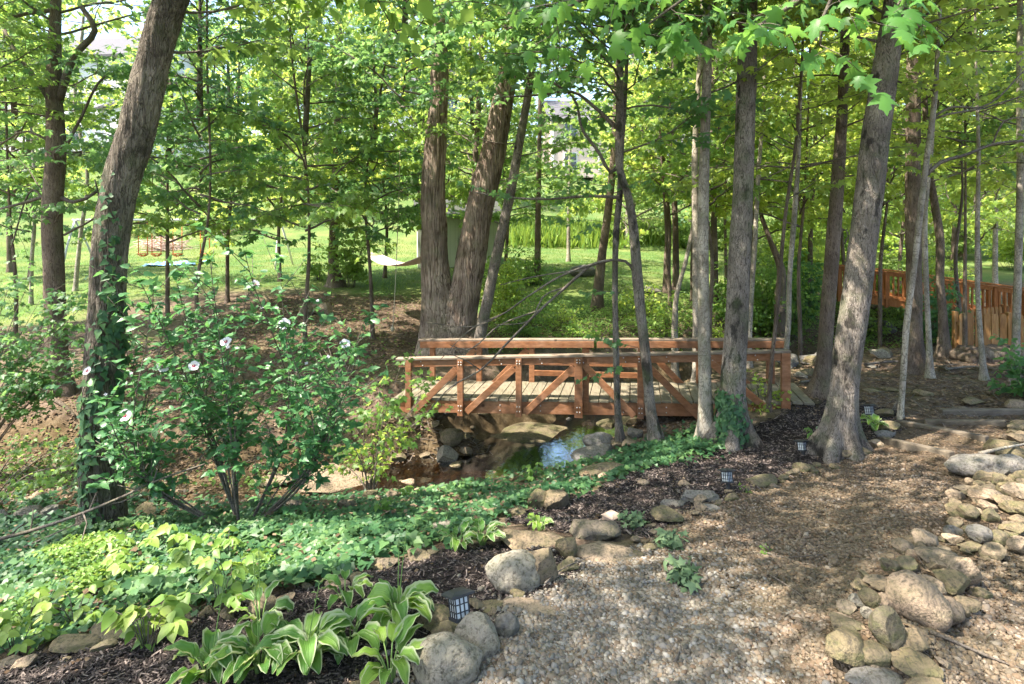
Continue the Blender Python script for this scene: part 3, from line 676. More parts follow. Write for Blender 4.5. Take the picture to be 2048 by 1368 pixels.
# creek stones
rock(880,856,926,895, RM, 'rounded boulder at the left edge of the creek', CKG, .12, .7)
rock(870,890,916,938, RR, 'pale angular boulder in front of the rounded creek boulder', CKG, .6, .6)
rock(940,820,1150,910, RM, 'broad flat rock shelf sloping into the creek under the bridge', CKG, .5, .25, fl=.55)
rock(1165,860,1235,912, RG, 'dark boulder on the right of the creek', CKG, .3, .5)
rock(1140,885,1240,935, RG, 'low grey rock shelf right of the water', CKG, .4, .3)
rock(1185,838,1240,870, RM, 'mossy rock under the bridge on the far bank', CKG, .4)
rock(560,915,748,1010, RP, 'large pale flat rock slab on the left creek bank', CKG, .4, .25, fl=.5)
rock(505,930,600,985, RP, 'second pale rock sheet left of the large slab', CKG, .4, .2, fl=.4)
rock(808,936,832,956, RR, 'small pale stone at the water edge', CKG, .4)
rock(790,960,815,976, RM, 'small dark wet stone in the shallow water', CKG, .4)
rock(780,905,815,925, RM, 'small brown stone on the creek bank', CKG, .4)
rock(1230,830,1290,862, RM, 'brown rock below the bridge deck near the thin trunk', CKG, .4)
rock(820,800,880,830, RM, 'rock slab under the left bridge end', CKG, .6)
heap([(-10,1015,30,1065,RG,'dark boulder on the dry creek bed at the frame edge',.5), (25,1010,88,1055,RG,'grey angular boulder leaning on the dark one',.6), (75,1005,140,1055,RG,'mossy boulder left of the ivy-clad oak',.4),
 (268,1005,318,1055,RM,'olive boulder right of the oak foot',.4), (350,1005,400,1035,RM,'flat olive stone on the creek margin',.5), (390,1015,420,1035,RP,'pinkish stone on the creek margin',.5), (300,985,345,1015,RM,'stone behind the olive boulder',.5)], CKG)
for t in [(595,598,625,638,RM,'brown rock on the far bank left of the round one'), (620,600,668,634,RP,'round reddish rock on the far bank')]: rock(*t, None, .3)
rock(1138,528,1192,558, RG, 'grey boulder lying on the sunny lawn', None, .2, .6)
rock(1270,572,1325,590, RG, 'low grey rock pile on the lawn edge', None, .5)
heap([(1640,695,1690,722,RR,'pale rock on the upstream bank',.5), (1600,705,1650,735,RG,'grey rock by the upstream water',.5), (1660,725,1700,745,RM,'mossy rock beside the upstream bank',.4), (1735,640,1790,672,RG,'dark rock ledge below the far walkway',.5),
 (1590,735,1640,755,RM,'flat rock behind the bridge end',.5)], 'rocks along the upstream bank')
rng = np.random.default_rng(77)
AJ = ['olive', 'tan', 'grey', 'brown', 'mossy', 'pale', 'dark', 'greenish', 'sandy', 'ochre', 'speckled', 'dull']; SH = ['flat', 'blocky', 'wedge-shaped', 'rounded', 'angular', 'narrow', 'squat', 'tilted']
def fill(poly, n, wr, where, grp, seed, mats=(RM, RP, RK, RM, RK), lift=.0):
    rg = np.random.default_rng(seed); P = px_samples(poly, n * 3, seed); kept = []
    for q in P:
        if len(kept) >= n: break
        if all(np.hypot(*(q - k)[:2]) > .13 for k in kept): kept.append(q)
    for i, q in enumerate(kept):
        qx, qy = proj(*q); w_ = rg.uniform(*wr) * F / q[1]; h_ = w_ * rg.uniform(.55, .8); m_ = mats[rg.integers(len(mats))]
        rock(qx - w_ / 2, qy - h_ / 2, qx + w_ / 2, qy + h_ / 2, m_, f'{AJ[i % 12]} {SH[(i * 3 + i // 12) % 8]} stone {where}', grp, rg.uniform(.3, .8), .6, rg.normal(0, .3), lift)
# creek cobbles: uncountable scatter
def scatter_stones(name, pts, size, mats, seed, n=1, sq=.62):
    V0, F0 = ico(n); rg = np.random.default_rng(seed); m = len(pts); K = len(V0)
    a = rg.uniform(0, 6.28, m); co, si = np.cos(a), np.sin(a); S = size * np.clip(rg.lognormal(-.12, .38, m), .35, 2.4)[:, None]
    X = V0[None] * (1 + rg.normal(0, .10, (m, K, 1))) * S[:, :, None] * np.stack([rg.uniform(.8, 1.3, m), rg.uniform(.65, 1, m), rg.uniform(.4, sq + .2, m)], 1)[:, None]
    X = np.stack([X[..., 0] * co[:, None] - X[..., 1] * si[:, None], X[..., 0] * si[:, None] + X[..., 1] * co[:, None], X[..., 2]], -1)
    tl = rg.normal(0, .3, (m, 1)); X[..., 2] += X[..., 0] * tl
    X += np.asarray(pts)[:, None]; Fc = (np.arange(m) * K)[:, None, None] + F0[None]
    o = mesh(name, X.reshape(-1, 3), Fc.reshape(-1, 3), mats, attrs={'var': np.repeat(rg.uniform(0, 1, m), K)}); return tag(o, kind='stuff')
def peb_mat():
    m, t = NT("river_pebble"); g = N(t); v = g.attr('var')
    c = g.ramp(v, [(0, (.07, .052, .038)), (.18, (.16, .118, .085)), (.36, (.12, .10, .08)), (.52, (.21, .16, .115)), (.68, (.15, .10, .068)), (.84, (.19, .155, .125)), (.95, (.33, .28, .23))], 'CONSTANT')
    n = g.noise(g.pos(), 60, 4, .7); c = g.mix(g.math('MULTIPLY', n, .4), c, (.13, .105, .075)); nw = g.noise(g.pos((1, 1, 1), 'geo'), 1.1, 4); c = g.mix(g.ramp(nw, [(.42, (0, 0, 0)), (.6, (.55, .55, .55))]), c, (.075, .062, .035))
    g.out(g.bsdf(c, .8, .3, n, .3, .004)); return m
M_PEB = peb_mat()
def peb2():
    m, t = NT("white_river_pebble"); g = N(t); v = g.attr('var')
    c = g.ramp(v, [(0, (.09, .08, .065)), (.18, (.19, .17, .145)), (.36, (.145, .14, .135)), (.52, (.23, .205, .165)), (.68, (.15, .12, .09)), (.84, (.20, .19, .175)), (.95, (.34, .32, .29))], 'CONSTANT')
    n = g.noise(g.pos(), 60, 4, .7); c = g.mix(g.math('MULTIPLY', n, .4), c, (.17, .145, .11)); g.out(g.bsdf(c, .75, .3, n, .3, .004)); return m
M_PEB2 = peb2()
def px_samples(poly, n, seed, zwt=1.0, fuzz=6, clump=None):
    """random ground points inside a photo polygon"""
    rg = np.random.default_rng(seed); P = np.array(poly, float); c = np.array([hit(max(-900, min(2900, x)), y) for x, y in poly])
    x0, y0 = c[:, 0].min() - .3, c[:, 1].min() - .3; x1, y1 = c[:, 0].max() + .3, c[:, 1].max() + .3; out = []
    tot = 0
    while tot < n:
        x = rg.uniform(x0, x1, n * 2); y = rg.uniform(y0, y1, n * 2); z = hz(x, y); qx, qy = proj(x, y, z); k = inpoly(qx + rg.normal(0, fuzz, n * 2), qy + rg.normal(0, fuzz * .6, n * 2), poly)
        if clump is not None: k &= fbm(np.stack([x * 2.6, y * 2.6, x * 0 + seed], -1), seed, 3) > clump + rg.normal(0, .25, n * 2)
        if zwt > 1: k &= rg.uniform(0, 1, n * 2) < np.clip((y0 + .3) / y, 0, 1) ** zwt
        if not k.any(): break
        out.append(np.stack([x, y, z], 1)[k]); tot += k.sum()
    return np.concatenate(out)[:n]
PB = [(680,1420),(820,1368),(930,1330),(985,1260),(1090,1195),(1160,1155),(1300,1080),(1360,1025),(1480,990),(1625,940),(1760,900),(1900,960),(1880,1080),(1760,1130),(1700,1180),(1640,1260),(1680,1420)]
p = px_samples(PB, 40000, 5, 2.6); scatter_stones('gravel', p + [0, 0, .003], .0105, M_PEB, 6)
PN = [(680,1420),(820,1368),(930,1330),(985,1260),(1090,1195),(1160,1155),(1300,1120),(1420,1150),(1480,1220),(1500,1300),(1560,1420)]
p = px_samples(PN, 16000, 7, 1.0, 55); scatter_stones('gravel', p + [0, 0, .006], .0118, M_PEB2, 8)
p = px_samples([(1700,1330),(1900,1180),(1960,1110),(2100,1080),(2100,1420),(1700,1420)], 7000, 8, 2); scatter_stones('gravel', p + [0, 0, .003], .011, M_PEB, 9)
p = px_samples([(-60,900),(300,930),(420,1000),(760,985),(820,930),(900,900),(930,940),(860,1000),(700,1015),(0,1060)], 2600, 12); scatter_stones('creek_gravel', p, .03, M_PEB, 13)
p = px_samples([(940,880),(1240,830),(1400,840),(1330,900),(1200,930),(900,960)], 400, 14); scatter_stones('creek_gravel', p, .04, M_PEB, 15)
fill([(1680,1200),(1760,1110),(1850,1055),(1940,1090),(1960,1190),(1900,1270),(1880,1340),(1650,1350)], 46, (.07, .15), 'low in the near heap right of the path', PL_, 501, lift=.0)
fill([(1880,1020),(1950,960),(2100,950),(2100,1120),(1990,1110),(1900,1080)], 52, (.09, .18), 'in the far pile at the right frame edge', 'stones in the pile behind', 502)
fill([(1960,870),(2100,850),(2100,950),(2030,945)], 10, (.12, .22), 'in the row above the veined boulder', 'stones beside the log steps', 503)
fill([(40,1320),(200,1275),(440,1215),(600,1180),(760,1130),(880,1090),(1000,1040),(1010,1060),(860,1110),(700,1160),(440,1245),(200,1300),(60,1345)], 20, (.07, .14), 'in the rough edging between ivy and mulch', E, 504)
fill([(1280,1060),(1380,1005),(1480,975),(1600,935),(1720,898),(1730,912),(1600,955),(1480,1000),(1390,1030),(1300,1080)], 22, (.05, .15), 'in the edging between mulch and gravel', E, 505)
fill([(860,1230),(1000,1200),(1130,1120),(1290,1070),(1300,1095),(1170,1150),(1050,1215),(960,1300)], 14, (.05, .11), 'at the gravel rim by the big boulders', E, 506)
fill([(880,850),(1240,830),(1300,850),(1240,900),(940,860)], 12, (.15, .35), 'in the shade under the bridge', CKG, 507, (RM, RG, RK))
fill([(820,822),(980,822),(1000,850),(940,860),(935,930),(860,940),(800,900)], 16, (.12, .34), 'in the dark bank under the left bridge end', CKG, 510, (RM, RG, RK))
fill([(-60,960),(300,990),(760,980),(820,960),(860,990),(700,1010),(200,1040),(-60,1060)], 22, (.10, .3), 'on the creek bed behind the ivy ridge', CKG, 508, (RM, RP, RK))
fill([(1560,690),(1760,690),(1800,720),(1640,760),(1560,740)], 16, (.2, .5), 'on the upstream bank right of the bridge', 'rocks along the upstream bank', 509, (RM, RG, RR))
# mulch shreds
def shreds(name, p, L, wd, mat, seed, z=.008):
    rg = np.random.default_rng(seed); m = len(p); a = rg.uniform(0, 6.28, m); l = L * rg.uniform(.4, 1.4, m); el = rg.normal(0, .25, m)
    d = np.stack([np.cos(a) * np.cos(el), np.sin(a) * np.cos(el), np.sin(el)], 1); s_ = nrm(np.cross(d, UP)); u = np.cross(s_, d)
    ws = wd * rg.uniform(.5, 1.5, m); c0 = p + [0, 0, z]
    V = np.stack([c0 + d * (sa * l / 2)[:, None] + s_ * (sb * ws / 2)[:, None] + u * (sc_ * ws / 4)[:, None] for sa in (-1, 1) for sb, sc_ in ((-1, -1), (1, -1), (1, 1), (-1, 1))], 1)
    Fc = (np.arange(m) * 8)[:, None, None] + BOXF[None]
    return tag(mesh(name, V.reshape(-1, 3), Fc.reshape(-1, 4), mat, smooth=False, attrs={'var': np.repeat(rg.uniform(0, 1, m), 8)}), kind='stuff')
def shred_mat():
    m, t = NT("bark_mulch"); g = N(t); c = g.ramp(g.attr('var'), [(0, (.010, .008, .008)), (.5, (.032, .025, .023)), (.82, (.085, .068, .062)), (1, (.22, .18, .16))])
    g.out(g.bsdf(c, .85, .25)); return m
M_SHRED = shred_mat()
shreds('bark_mulch', px_samples(MULCH[0], 17000, 21, 2.0), .042, .006, M_SHRED, 22)
shreds('bark_mulch', px_samples(MULCH[1], 20000, 23, 1.2), .05, .010, M_SHRED, 24)
# leaf litter and twigs on the woodland floor
def litter(name, p, size, seed, mat=M_DEAD, up=.01, T=L_QUAD):
    rg = np.random.default_rng(seed); L = Leaves(); m = len(p); a = rg.uniform(0, 6.28, m)
    L.add(p + [0, 0, up], np.stack([np.cos(a), np.sin(a), rg.normal(0, .15, m)], 1), nrm(UP + rg.normal(0, .25, (m, 3))), size * rg.uniform(.5, 1.3, m), rg.uniform(0, 1, m))
    V, Fc, v = L.geo(T); return tag(mesh(name, V, Fc, mat, attrs={'var': v}), kind='stuff')
litter('leaf_litter', px_samples([(1590,700),(1700,690),(2100,690),(2100,830),(1850,830),(1700,870),(1590,810)], 15000, 31), .06, 32)
litter('leaf_litter', px_samples([(-50,790),(300,700),(560,590),(840,590),(860,700),(790,800),(850,900),(600,960),(300,960),(-50,930)], 26000, 33), .055, 34)
litter('leaf_litter', px_samples([(820,1368),(1100,1190),(1480,980),(1990,768),(2200,800),(2200,1420),(820,1420)], 9000, 35, 1.0), .03, 36)
litter('leaf_litter', px_samples(MULCH[1], 500, 37), .05, 38); litter('leaf_litter', px_samples(MULCH[0], 250, 39), .035, 40)
shreds('twig_litter', px_samples([(1590,690),(2100,690),(2100,830),(1700,870)], 1500, 41), .28, .006, B_TWIG, 42, .02)
shreds('twig_litter', px_samples([(820,1368),(1100,1190),(1480,980),(1990,768),(2200,800),(2200,1420)], 260, 43, 1), .11, .004, B_TWIG, 44, .012)
shreds('twig_litter', px_samples([(-50,800),(560,600),(840,600),(850,880),(300,960),(-50,930)], 1400, 45), .22, .005, B_TWIG, 46, .012)
litter('leaf_litter', px_samples([(800,820),(1400,820),(1420,870),(1250,900),(900,960),(700,1010),(540,1005),(600,940)], 6000, 47), .05, 48, M_DEAD)
litter('leaf_litter', px_samples([(-50,900),(560,900),(560,1000),(-50,1060)], 5000, 49), .05, 50, M_DEAD)
shreds('twig_litter', px_samples([(800,820),(1400,820),(1250,900),(900,960),(700,1000)], 500, 147), .3, .007, B_TWIG, 148, .02)
litter('leaf_litter', px_samples([(-200,1085),(0,1070),(430,1022),(900,985),(1240,912),(1160,985),(740,1130),(430,1215),(60,1300),(-200,1310)], 1500, 149), .05, 150, M_DEAD, up=.09)
# low green sprigs between litter and thin lawn
def grass(name, poly, n, h, seed, mat=M_GRASS, zw=1.0):
    p = px_samples(poly, n, seed, zw); rg = np.random.default_rng(seed); L = Leaves(); m = len(p)
    L.add(p - [0, 0, .005], nrm(np.c_[rg.normal(0, .35, (m, 2)), np.ones(m)]), nrm(np.c_[rg.normal(0, 1, (m, 2)), np.zeros(m)]), h * rg.uniform(.5, 1.4, m), rg.uniform(0, 1, m))
    T = (L_BLADE[0] * [.16, 1, 1], L_BLADE[1]); V, Fc, v = L.geo(T); return tag(mesh(name, V, Fc, mat, attrs={'var': v}), kind='stuff')
grass('grass', [(-300,655),(0,650),(140,640),(280,592),(450,578),(640,574),(840,590),(1000,630),(1420,595),(1560,555),(1700,535),(1700,480),(-300,480)], 60000, .07, 51)
grass('tall_grass', [(960,480),(1100,496),(1300,488),(1500,500),(1720,480),(1720,458),(960,458)], 13000, .8, 52)
# ================================================================ trunks
def trunk_geo(path, d0, seed, mat_kind, sides, step, ztop, flare=.5, dslope=0.0, roots=5):
    """path: photo (px, py, width) from foot to frame top; d0 depth of the foot"""
    pts = []
    for px, py, wd in path:
        d = d0; x, y, z = W(px, py, d); d = d0 + dslope * (z - W(*path[0][:2], d0)[2]); x, y, z = W(px, py, d); pts.append((x, y, z, wd * d / F / 2 * .84))
    pts[0] = (*pts[0][:3], pts[0][3])
    g0 = float(hz(pts[0][0], pts[0][1])); 
    pts = [(pts[0][0], pts[0][1], min(g0, pts[0][2]) - .25, pts[0][3])] + pts
    a, b = np.array(pts[-2]), np.array(pts[-1])
    if b[2] < ztop:
        t = (ztop - b[2]); dr = (b - a) / max(b[2] - a[2], .3); dr[:3] = [dr[0] * .7, dr[1] * .7, 1]
        e = b + np.array([dr[0] * t, dr[1] * t, t, 0]); e[3] = b[3] * .55; pts.append(tuple((b + e) / 2 * [1, 1, 1, 1.05])); pts.append(tuple(e))
    P = smooth_path(np.array(pts), step); C, r = P[:, :3], np.maximum(P[:, 3], .004)
    t, u, v = frames(C); th = np.arange(sides) * 2 * np.pi / sides; rg = np.random.default_rng(seed)
    hgt = np.maximum(C[:, 2] - g0, 0); fl = 1 + flare * np.exp(-hgt / (.9 * r[0] + .08))[:, None] * (1 + (.75 if flare > .4 and sides > 50 else .35) * np.cos(roots * th + rg.uniform(0, 6))[None] + .2 * np.cos(2 * th + 1)[None])
    rad = r[:, None] * fl
    dirs = u[:, None] * np.cos(th)[None, :, None] + v[:, None] * np.sin(th)[None, :, None]
    V = C[:, None] + dirs * rad[..., None]
    fr, zs, am = {'oak': (22, 3.2, .075), 'cot': (13, 1.7, .10), 'map': (26, 5, .028), 'pale': (9, 9, .02), 'brn': (24, 4, .03)}[mat_kind]
    lum = .05 * fbm(V * [3, 3, 1.6], seed, 3)
    rid = 1 - np.abs(fbm(V * [fr, fr, zs], seed + 5, 3)) * 1.6
    V = V + dirs * (rad * lum + np.minimum(rad, .2) * am * (rid - .9))[..., None]
    n = len(C); i = np.arange(n - 1)[:, None] * sides; j = np.arange(sides)[None]; k = (j + 1) % sides
    Fq = np.stack([i + j, i + k, i + sides + k, i + sides + j], -1).reshape(-1, 4); V = V.reshape(-1, 3)
    top = len(V); V = np.concatenate([V, C[-1:]]); aa = (n - 1) * sides + np.arange(sides); bb = (n - 1) * sides + (np.arange(sides) + 1) % sides
    return V, [Fq, np.stack([aa, bb, np.full(sides, top)], 1)], C, r, g0
KM = {'oak': B_OAK, 'cot': B_COT, 'map': B_MAP, 'pale': B_PALE, 'brn': B_BRN}
def canopy_variant(seed, limbs, Lr, h0, h1, size, spacing, leafm, lvl=2, T=L_QUAD, sub=.42, twl=.8):
    rg = np.random.default_rng(seed); LV = Leaves(); TB = []
    for i in range(limbs):
        z = h0 + (h1 - h0) * (i + rg.uniform(0, 1)) / limbs; a = i * 2.4 + rg.uniform(-.4, .4); f = 1 - .55 * ((z - h0) / (h1 - h0))
        grow(LV, TB, (0, 0, z), (math.cos(a), math.sin(a), rg.uniform(-.05, .6) + .3 * (z - h0) / (h1 - h0)), Lr * f * rg.uniform(.6, 1.15), .022 * f + .004, lvl, rg, size, spacing, sub=sub, twl=twl, wig=.2, flat=.3, vb=rg.uniform(-.1, .1))
    TB.append((np.array([[0, 0, h0 + (1.9 if h1 < 8 else .3)], [0.1, 0, (h0 + h1) / 2 + .8], [0, 0, h1 + .3]]), np.array([.07, .05, .01])))
    return crown_mesh('crown', LV, TB, T, leafm, minr=.004), LV.cnt()
LIB = {}
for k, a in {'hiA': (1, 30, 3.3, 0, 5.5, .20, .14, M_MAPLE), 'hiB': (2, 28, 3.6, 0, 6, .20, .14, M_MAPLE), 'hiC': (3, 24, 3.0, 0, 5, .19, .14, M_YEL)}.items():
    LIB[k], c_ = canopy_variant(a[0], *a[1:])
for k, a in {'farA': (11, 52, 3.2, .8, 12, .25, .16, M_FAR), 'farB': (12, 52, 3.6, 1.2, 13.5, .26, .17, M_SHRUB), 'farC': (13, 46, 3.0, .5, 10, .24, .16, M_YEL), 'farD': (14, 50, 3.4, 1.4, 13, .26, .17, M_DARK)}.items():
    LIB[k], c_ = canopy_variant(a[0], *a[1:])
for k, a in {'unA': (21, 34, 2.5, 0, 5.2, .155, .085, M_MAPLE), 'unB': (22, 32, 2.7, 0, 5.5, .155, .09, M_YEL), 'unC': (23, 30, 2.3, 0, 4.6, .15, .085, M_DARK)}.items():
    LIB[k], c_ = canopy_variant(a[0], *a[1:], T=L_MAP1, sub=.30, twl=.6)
_used = set()
def crown_copy(key, parent, off, rz, s=1.0, sz=None):
    o = LIB[key]
    if key in _used: o = o.copy(); link(o)
    _used.add(key); o.parent = parent; o.location = off; o.rotation_euler = (0, 0, rz); o.scale = (s, s, sz or s); return o
_rt = np.random.default_rng(2024)
def tree(name, path, d0, kind, label, cat='tree', group=None, sides=28, step=.07, ztop=5.5, flare=.5, crown=None, cs=1.0, sprays=None, dslope=0, seed=None, T=L_MAP1, extra=None, roots=5):
    seed = seed or int(path[0][0] * 3 + path[0][1])
    V, Fs, C, r, g0 = trunk_geo(path, d0, seed, kind, sides, step, ztop, flare, dslope, roots)
    base = (float(C[0][0]), float(C[0][1]), g0); e = empty(name, base, label, cat, group)
    o = mesh('trunk', V - np.array(base), Fs, KM[kind], parent=e)
    LV = Leaves(); TB = []; rg = np.random.default_rng(seed + 1)
    for sp in (sprays or []):
        n, z0, z1, L, size, mat = sp[:6]; aim = sp[6] if len(sp) > 6 else None; lv = sp[7] if len(sp) > 7 else 2
        for i in range(n):
            z = z0 + (z1 - z0) * (i + rg.uniform(0, 1)) / n; k = np.argmin(abs(C[:, 2] - z))
            a = (rg.uniform(*aim) if aim else i * 2.4 + rg.uniform(-.5, .5))
            grow(LV, TB, C[k], (math.cos(a), math.sin(a), rg.uniform(.05, .4)), L * rg.uniform(.7, 1.2), min(.016, r[k] * .5), lv, rg, size * 1.22, size * .85, sub=.28, twl=.5, wig=.18, flat=.5, vb=rg.uniform(-.12, .12))
    if extra: extra(LV, TB, C, r, rg)
    if LV.cnt() or TB:
        m = sprays[0][5] if sprays else M_MAPLE
        if not LV.cnt(): LV.add(C[-1], UP, (1, 0, 0), .05)
        c = crown_mesh('crown', LV, TB, T, m, B_TWIG, None); c.parent = e; c.location = tuple(-x for x in base)
    if crown:
        top = C[-1]; k = int(len(C) * .0)
        crown_copy(crown, e, (top[0] - base[0], top[1] - base[1], top[2] - base[2] - 2.2), rg.uniform(0, 6.28), cs)
    return e, C, r
def limb(TB, pts, d, w0, w1, step=.12, ds=0.0):
    """a branch drawn through photo points at depth d"""
    P = []
    for i, (px, py) in enumerate(pts):
        f = i / max(len(pts) - 1, 1); P.append(W(px, py, d + ds * f) + ((w0 + (w1 - w0) * f) * d / F / 2,))
    Q = smooth_path(np.array(P), step); TB.append((Q[:, :3], np.maximum(Q[:, 3], .002))); return Q[:, :3]
MD, MY, MM = M_DARK, M_YEL, M_MAPLE
# --- T1 great leaning oak on the left
T1 = [(206,1072,100),(205,1000,92),(204,850,84),(212,650,80),(226,450,78),(246,350,80),(268,280,80),(290,190,76),(312,100,74),(340,5,76),(372,-80,70)]
def t1x(LV, TB, C, r, rg):
    Q = limb(TB, [(205,1040),(340,960),(400,932)], 5.75, 6, 4)
oak, oC, oR = tree('leaning_oak_tree', T1, 5.95, 'oak', 'large furrowed oak leaning right on the left, ivy climbing its trunk', sides=96, step=.035, flare=.22, crown='hiA', ztop=4.6, sprays=[(7, 1.4, 4.4, 2.3, .13, MM, (-.9, 1.4), 2)])
# ivy climbing the oak (part of the oak group: its own vine thing hugging the trunk)
def climb(C, r, z0, z1, n, a0, a1, seed, size=.075, dens=None, g=.012):
    rg = np.random.default_rng(seed); LV = Leaves(); zz = z0 + (z1 - z0) * rg.beta(1.0, 1.35, n); k = np.array([np.argmin(abs(C[:, 2] - z)) for z in zz])
    am = (a0 + a1) / 2 + .45 * np.sin(zz * 2.1 + seed); a = rg.normal(am, (a1 - a0) / 3.2)
    d = np.stack([np.cos(a), np.sin(a), np.zeros(n)], 1); p = C[k] + d * (r[k] + g + rg.uniform(0, .03, n))[:, None]; p[:, 2] = zz
    tang = np.cross(d, UP); ld = nrm(tang * rg.normal(0, .6, n)[:, None] - UP * .6 + d * .25); LV.add(p, ld, nrm(d + UP * .5 + rg.normal(0, .3, (n, 3))), size * rg.uniform(.5, 1.2, n), np.clip(rg.beta(2, 2, n) + .1, 0, 1))
    TB = []
    for s in range(5):
        q = np.linspace(z0 - .1, z0 + (z1 - z0) * rg.uniform(.5, 1), 26); kk = np.array([np.argmin(abs(C[:, 2] - z)) for z in q]); aa = (a0 + a1) / 2 + .45 * np.sin(q * 2.1 + seed) + rg.normal(0, .35) + .15 * np.sin(q * 9 + s)
        P = C[kk] + np.stack([np.cos(aa), np.sin(aa), 0 * aa], 1) * (r[kk] * 1.03 + .01)[:, None]; P[:, 2] = q; TB.append((P, np.linspace(.009, .003, 26)))
    return LV, TB
LV, TB = climb(oC, oR, -3.05, .5, 300, R(-105), R(-45), 3, .075)
lv2, _ = climb(oC, oR, -2.1, -.7, 150, R(-60), R(-5), 4, .08); 
for a in ('p', 'd', 'n', 's', 'v'): getattr(LV, a).extend(getattr(lv2, a))
o = crown_mesh('climbing_ivy', LV, TB, L_IVY, M_IVY); b_ = oak.location; o.parent = oak; o.location = tuple(-x for x in b_); o["label"] = 'green ivy climbing the oak trunk'
# --- T2 second trunk on the left with crooked limbs
def t2x(LV, TB, C, r, rg):
    for pts, a, b in [([(118,230),(80,170),(35,110),(8,60)], 12, 7), ([(95,280),(50,262),(0,290)], 6, 3), ([(95,390),(50,405),(-10,420)], 8, 4), ([(128,300),(160,240),(215,150),(280,140)], 7, 3),
                      ([(118,200),(150,110),(190,60),(160,10)], 16, 9), ([(120,395),(150,405),(195,382)], 9, 6), ([(110,440),(70,380),(20,500)], 5, 3), ([(128,470),(200,420),(190,360)], 5, 3), ([(110,20),(40,30),(-20,50)], 9, 6)]:
        Q = limb(TB, pts, 10.6, a, b, .15); 
        if a < 14:
            for i in range(2, len(Q) - 1, 2):
                grow(LV, TB, Q[i], nrm(Q[i + 1] - Q[i]) + rg.normal(0, .6, 3) * [1, 1, .2], .9, .006, 1, rg, .10, .085, vb=rg.uniform(-.15, .1))
tree('furrowed_ash_tree', [(116,782,52),(113,700,46),(108,560,43),(105,420,44),(112,300,40),(108,180,34),(110,60,26),(112,0,22)], 10.6, 'brn', 'straight brown-barked tree with crooked side limbs at the far left', sides=40, step=.05,
     crown='hiB', sprays=[(8, -.3, 3.6, 1.7, .10, M_DARK)], extra=t2x)
e2 = bpy.data.objects['furrowed_ash_tree']; crown_copy('unA', e2, (-.8, -.7, 4.6), 2.6, .7)
# --- T4 twin-stemmed furrowed tree behind the bridge
base4 = None
e4, C4, r4 = tree('twin_trunk_tree', [(900,706,172),(882,640,100),(872,560,72),(868,450,62),(866,380,60),(870,300,54),(878,200,46),(880,80,40),(885,0,36)], 12.5, 'cot',
     'massive twin-stemmed tree with furrowed bark behind the left bridge rail', sides=80, step=.06, flare=.04, ztop=6)
V, Fs, C4b, r4b, g_ = trunk_geo([(900,704,120),(915,640,92),(932,575,74),(945,500,72),(962,400,66),(985,310,62),(1003,220,52),(1015,150,46),(1030,0,40)], 12.45, 88, 'cot', 72, .06, 6, .04)
b_ = e4.location; mesh('trunk', V - np.array(b_), Fs, B_COT, parent=e4)
crown_copy('hiC', e4, (C4b[-1][0] - b_[0], C4b[-1][1] - b_[1], C4b[-1][2] - b_[2] - 2.5), 1.0)
for k_, (dx_, dy_, z_, s_) in {'unC': (-.6, -1.9, 2.0, .8), 'unA': (1.6, -1.6, 2.5, .8)}.items(): crown_copy(k_, e4, (dx_, dy_, z_ - b_[2]), 2.0 + dx_, s_)
# --- remaining trunks: path, depth, bark, label, options
tree('lawn_edge_tree', [(672,572,34),(668,540,26),(670,430,24),(674,330,20),(676,200,16),(678,60,12)], 19, 'brn', 'single brown tree standing where the lawn meets the dirt bank', sides=20, ztop=7, sprays=[(30, -.1, 7, 3.4, .15, MM, None)])
tree('slanting_tree', [(958,692,28),(975,600,26),(1000,480,24),(1022,380,22),(1040,280,20),(1056,190,18),(1075,60,16)], 12.1, 'map', 'slim tree slanting right beside the twin-stemmed one', sides=20, sprays=[(7, 1.0, 5.0, 2.0, .10, MM)])
tree('slim_tree', [(932,560,16),(945,430,15),(950,330,14),(958,200,12),(965,60,10)], 15, 'brn', 'slim dark stem seen between the twin stems', sides=14, sprays=[(12, .8, 5.5, 2.2, .12, MM)])
tree('slim_tree', [(1075,532,16),(1076,440,14),(1078,330,12),(1080,200,9)], 20, 'brn', 'slim tree on the lawn just right of the slanting tree', sides=14, sprays=[(16, .3, 6, 2.4, .14, MM)])
tree('slim_tree', [(1195,602,26),(1203,520,21),(1215,430,19),(1226,330,17),(1232,200,14)], 16.5, 'brn', 'mid-sized tree on the lawn near the grey boulder', sides=18, sprays=[(9, .4, 3.8, 2.2, .12, MM)])
def t9x(LV, TB, C, r, rg):
    limb(TB, [(1243,320),(1225,345),(1195,300),(1165,260),(1150,200),(1100,160)], 8.3, 9, 4); Q = limb(TB, [(1240,395),(1180,392),(1100,398),(1030,396),(950,385)], 8.3, 7, 3)
    for i in range(3, len(Q) - 1, 2): grow(LV, TB, Q[i], (rg.normal(0, .7), rg.normal(0, .7), .1), .7, .004, 1, rg, .10, .09)
    Q = limb(TB, [(1240,262),(1190,215),(1150,185),(1080,190),(990,195)], 8.3, 9, 3)
    for i in range(3, len(Q) - 1, 2): grow(LV, TB, Q[i], (rg.normal(0, .7), rg.normal(0, .7), .1), .8, .004, 1, rg, .10, .09)
    for q, a in (((1180,610), 200), ((1190,760), 200), ((1150,470), 180), ((1215,720), 160)):
        grow(LV, TB, W(q[0] + 60, q[1] - 25, 8.4), (-1, rg.normal(0, .3), .1), .55, .004, 1, rg, .10, .08)
